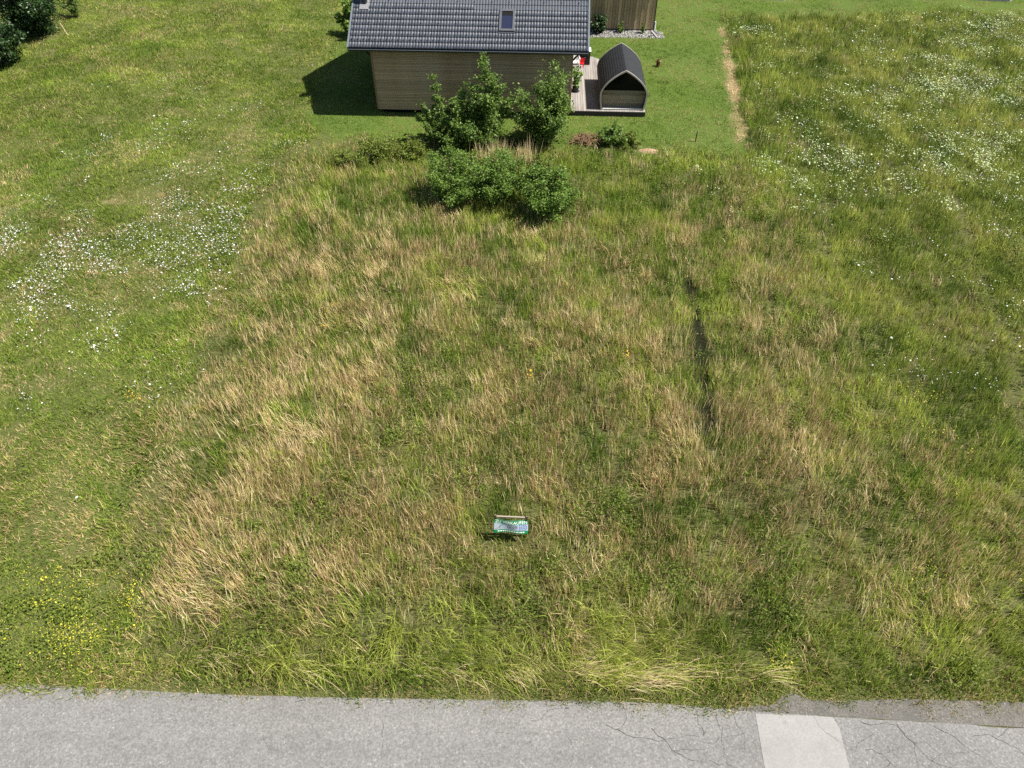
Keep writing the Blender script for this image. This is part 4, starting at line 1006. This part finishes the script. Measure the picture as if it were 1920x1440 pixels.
    k = (strip > 0.25) & (r_.uniform(0, 1, len(x)) < 0.25+0.75*vnoise(x*4, y*3, 15)); x, y = x[k], y[k]; n = len(x)
    blades('cut_straw', 'cut dry straw lying on the bare strip beside the lawn', x, y, r_, r_.uniform(0.08, 0.26, n), r_.uniform(0.014, 0.03, n), r_.uniform(0.7, 1.4, n), r_.uniform(0, 6.28, n), straws(r_.uniform(0, 0.9, n))*r_.uniform(0.6, 1.2, n)[:,None], M_STALK)
    # ---- verge
    x, y, r_ = candidates(120, 5, y0=5.6, y1=9.0)
    road = y-road_edge(x); j = (vnoise(x*3.0, x*0+3, 4)-0.5)*0.22 + (vnoise(x*9.0, x*0+8, 6)-0.5)*0.10
    k = (road > -0.09+j*np.interp(x, [5, 7], [1.2, 2.6])) & (road < 0.8)
    x, y, road = x[k], y[k], road[k]; nc = len(x)
    hue = 0.34 + (fbm(x*0.9, y*0.9, 55, 3)-0.5)*1.1 + r_.normal(0, 0.1, nc); dry = np.clip(0.22+(fbm(x*1.2, y*1.2, 54, 3)-0.5)*1.3+0.25*sstep(0.2, 0, road), 0.02, 0.7)
    c, bx_, by_, n = spread(x, y, r_, 9, 0.06); isd = r_.uniform(0, 1, n) < dry[c]
    col = np.where(isd[:,None], straws(r_.uniform(0.1, 0.7, n)), greens(hue[c]+r_.normal(0, 0.15, n)))*r_.uniform(0.75, 1.25, n)[:,None]
    blades('verge_grass', 'low ragged grass along the edge of the road', bx_, by_, r_, r_.uniform(0.06, 0.20, n)*np.interp(road[c], [0, 0.3], [0.5, 1.1]), r_.uniform(0.009, 0.016, n), np.abs(r_.normal(0.6, 0.35, n)), r_.uniform(0, 6.28, n), col, M_BLADE)
    # ---- tall dry reeds between shrubs and trees
    r_ = np.random.default_rng(77); n = 420; cx_ = r_.normal(0, 1, n)
    bx_ = np.where(r_.uniform(0, 1, n) < 0.75, -0.75+cx_*0.45, 0.75+cx_*0.22); by_ = 32.0+r_.normal(0, 0.3, n)
    o = blades('dry_reeds', 'pale dry reeds standing between the shrub clump and the young trees', bx_, by_, r_, r_.uniform(0.8, 1.55, n), r_.uniform(0.016, 0.03, n), np.abs(r_.normal(0.1, 0.15, n)), r_.uniform(0, 6.28, n), straws(r_.uniform(0.45, 1, n)), M_STALK, head=True)
    o['category'] = 'reeds'
    # ---- pale stems lying flat along the road
    r_ = np.random.default_rng(78); n = 1900; bx_ = np.where(r_.uniform(0, 1, n) < 0.68, r_.uniform(-0.4, 6.2, n), r_.uniform(-8, 0, n)); by_ = road_edge(bx_)+np.abs(0.75+r_.normal(0, 0.13, n)+0.12*np.sin(bx_*1.7)+0.25*np.exp(-((bx_-0.6)/0.5)**2))
    keep = r_.uniform(0, 1, n) < (0.2+0.6*sstep(0.35, 0.6, fbm(bx_*1.2, by_*0, 57, 2)))*np.where(bx_ > 4.6, 0.45, 1.0); bx_, by_ = bx_[keep], by_[keep]; n = len(bx_)
    blades('lying_stems', 'pale stems pressed flat along the verge right of centre', bx_, by_, r_, r_.uniform(0.45, 0.95, n), r_.uniform(0.010, 0.017, n), r_.normal(1.12, 0.12, n), r_.normal(-0.1, 0.25, n)-0.35*(bx_ < -0.2)-0.9*np.exp(-((bx_-0.3)/0.5)**2), np.where((r_.uniform(0, 1, n) < 0.6)[:,None], straws(r_.uniform(0.55, 1, n)), greens(r_.uniform(0.75, 1, n))), M_STALK)
    # ---- leafy weeds
    x, y, r_ = candidates(9, 6, y1=56)
    g, mown, lawn, tall, strip, trk = zones(x, y)
    w_ = fbm(x*0.6, y*0.5, 61, 4)
    w_ = w_ + 0.17*np.exp(-((x-6)/4)**2-((y-31.5)/2.2)**2) + 0.10*np.exp(-((x-9)/1.5)**2-((y-11)/2)**2) + 0.05*sstep(12, 16, x-0.1*y)
    k = g & ~blocked(x, y) & ((tall > 0.4) | ((y < 10.5) & (x < -9) & (fbm(x*1.1, y*1.1, 62, 3) > 0.45) & (r_.uniform(0, 1, len(x)) < 0.8)) | (fbm(x*0.9, y*0.9, 63, 3) > 0.66)) & (w_ + 0.2*((y < 10.5) & (x < -9)) > 0.645+r_.normal(0, 0.05, len(x))) & (y-road_edge(x) > 0.35)
    x, y, tall = x[k], y[k], tall[k]; nc = len(x)
    c, bx_, by_, n = spread(x, y, r_, 42, 0.13); z = terrain(bx_, by_)+r_.uniform(0.08, 0.50, n)*np.where(tall[c] > 0.4, 1, 0.55)*r_.uniform(0.6, 1.15, nc)[c]
    V, F, br = leaf_cloud(np.stack([bx_, by_, z], 1), 0.06, r_, 0.9)
    o = link('leafy_weeds', np_mesh('leafy_weeds', V, F, {'br': br}, M_LEAF_G)); tag(o, 'leafy green weeds growing among the meadow grass', 'weeds', None, 'stuff'); print('weeds', n)
    # ---- wildflowers, in drifts
    def drift(lst, x, y):
        d = 0*x
        for cx, cy, rx, ry, a in lst: d = d+a*np.exp(-((x-cx)/rx)**2-((y-cy)/ry)**2)
        return d
    def flowers(name, label, x, y, r_, per, rad, h0, h1, size, mat):
        nc = len(x); k, fx, fy, n = spread(x, y, r_, per, rad); keep = r_.uniform(0, 1, n) < r_.uniform(0.3, 1.0, nc)[k]; fx, fy = fx[keep], fy[keep]; n = len(fx)
        z = terrain(fx, fy)+r_.uniform(h0, h1, n); s = size*np.exp(r_.normal(0, 0.38, n)); tx, ty = r_.normal(0, 0.3, (2, n))
        V = [np.stack([fx, fy, z+0.006], 1)]
        for q in range(6):
            a = q*1.0472; V.append(np.stack([fx+s*math.cos(a), fy+s*math.sin(a), z+s*(tx*math.cos(a)+ty*math.sin(a))], 1))
        V = np.stack(V, 1).reshape(-1, 3); i = np.arange(n)*7
        F = np.concatenate([np.stack([i, i+1+q, i+1+(q+1) % 6], 1) for q in range(6)])
        o = link(name, np_mesh(name, V, F, {}, mat)); tag(o, label, 'flowers', None, 'stuff'); print(name, n)
    M_PET = mat_plain('white_petal', (0.56, 0.56, 0.54), 0.6, 0.2, 0.08); M_YEL = mat_plain('yellow_petal', (0.42, 0.38, 0.03), 0.6, 0.2, 0.15); M_CRM = mat_plain('cream_umbel', (0.40, 0.47, 0.27), 0.7, 0.2, 0.15)
    WHITE = [(-15.5,24.5,5.5,2.2,1.3), (-17.0,20.0,3.2,2.0,1.35), (-21,26,5,2.2,0.9), (-12.0,26.5,2.0,2.6,1.0), (-14.0,30.5,3.2,3.0,0.7), (-19.5,17.5,3,1.6,1.1), (-13.0,21.3,1.4,1.2,0.75), (-17.5,34,5,3,0.25), (-15,39,6,4,0.14), (-14.5,15,3,2.5,0.25), (-13,11.5,2,2,0.12), (-23,22,4,3,1.0), (-20,21,6,5,0.35)]
    x, y, r_ = candidates(9.5, 7, near=1, far=1); g, mown, lawn, tall, strip, trk = zones(x, y)
    k = g & ~blocked(x, y) & (lawn < 0.3) & (r_.uniform(0, 1, len(x)) < drift(WHITE, x, y)*sstep(0.44, 0.66, fbm(x*0.75, y*0.75, 71, 3))) & (mown > 0.4)
    flowers('white_flowers', 'white daisy-like wildflowers in drifts on the left', x[k], y[k], r_, 13, 0.28, 0.10, 0.30, 0.0155, M_PET)
    RIGHT = [(17.5,31.5,5.5,3.0,0.8), (24,32,5,3.5,1.0), (16.5,38,4.5,4.5,0.5), (25,41,6,5,0.8), (30,46,6,6,0.8), (13.8,34.6,0.9,0.6,1.6), (16.6,24.8,1.6,1.2,0.7), (14.2,23.2,1.0,1.0,0.7), (20.5,27,3,1.6,0.6), (18,50,3,2.5,0.4), (13,19,2,1.5,0.2), (16.5,17,2.5,1.6,0.4), (18,20.5,4,3,0.3), (23,26,3,2,0.5), (35,50,5,5,0.7)]
    x, y, r_ = candidates(7.0, 8, near=1, far=1); g, mown, lawn, tall, strip, trk = zones(x, y); cc = fbm(x*0.9, y*0.9, 72, 3)
    k = g & (x > 8) & (lawn < 0.3) & (strip < 0.3) & (r_.uniform(0, 1, len(x)) < drift(RIGHT, x, y)*sstep(0.47, 0.68, cc)*0.75)
    flowers('white_meadow_flowers', 'small white wildflowers standing in the tall grass at right', x[k], y[k], r_, 10, 0.26, 0.26, 0.50, 0.016, M_PET)
    x, y, r_ = candidates(7.0, 9, near=1, far=1); g, mown, lawn, tall, strip, trk = zones(x, y); cc = fbm(x*0.8, y*0.8, 74, 3)
    k = g & (x > 8) & (lawn < 0.3) & (strip < 0.3) & (r_.uniform(0, 1, len(x)) < drift(RIGHT[:2]+RIGHT[3:5]+[(35,50,5,5,0.9), (14.5,51,2.5,1.6,0.8), (16,42,4,5,0.4)], x, y)*sstep(0.44, 0.62, cc))
    flowers('cream_meadow_flowers', 'pale cream flower heads massed in the far right meadow', x[k], y[k], r_, 22, 0.26, 0.24, 0.50, 0.020, M_CRM)
    YEL = [(-11.3,8.0,1.4,0.5,1.2), (-10.9,9.4,1.3,0.5,0.9), (-9.6,9.0,0.5,0.5,1.2), (-9.2,7.8,0.9,0.35,0.5), (13.2,15.4,1.3,1.2,0.25), (10.9,9.6,0.4,0.5,0.5), (12.6,8.3,1.0,0.6,0.35), (6.3,7.4,0.35,0.25,0.9), (1.0,7.0,0.4,0.15,0.4), (12.5,35.4,0.5,0.4,0.6)]
    x, y, r_ = candidates(26.0, 10, y1=37, near=1, far=1); g, *_z = zones(x, y)
    k = g & (r_.uniform(0, 1, len(x)) < drift(YEL, x, y)*sstep(0.42, 0.62, fbm(x*1.3, y*1.3, 73, 2)))
    flowers('yellow_flowers', 'yellow wildflowers in loose patches near the road', x[k], y[k], r_, 17, 0.15, 0.16, 0.40, 0.0105, M_YEL)
    x, y, r_ = candidates(10.0, 11, y1=40, near=1, far=1); g, *_z = zones(x, y)
    k = g & (r_.uniform(0, 1, len(x)) < drift([(-16.2,22.5,0.4,0.3,0.8), (-12.3,15.9,0.35,0.3,0.9), (2.7,18.2,1.1,0.8,0.35), (-6.5,20.6,0.6,0.6,0.4)], x, y))
    flowers('orange_flowers', 'a few orange yellow wildflowers among the grass', x[k], y[k], r_, 14, 0.09, 0.18, 0.42, 0.014, mat_plain('orange_petal', (0.50, 0.30, 0.03), 0.6, 0.2, 0.1))
grow()

# things of one kind belong together
for o in scene.objects:
    if o.parent is None and 'group' not in o:
        b = o.name.split('.')[0]
        gr = {'young_tree': 'young trees in front of the house', 'shrub': 'shrubs between meadow and lawn', 'hedge_tree': 'dark hedge at the far left', 'bed_shrub': 'plants in the gravel bed', 'stone': 'stones in the weeds'}.get(b)
        if gr: o['group'] = gr
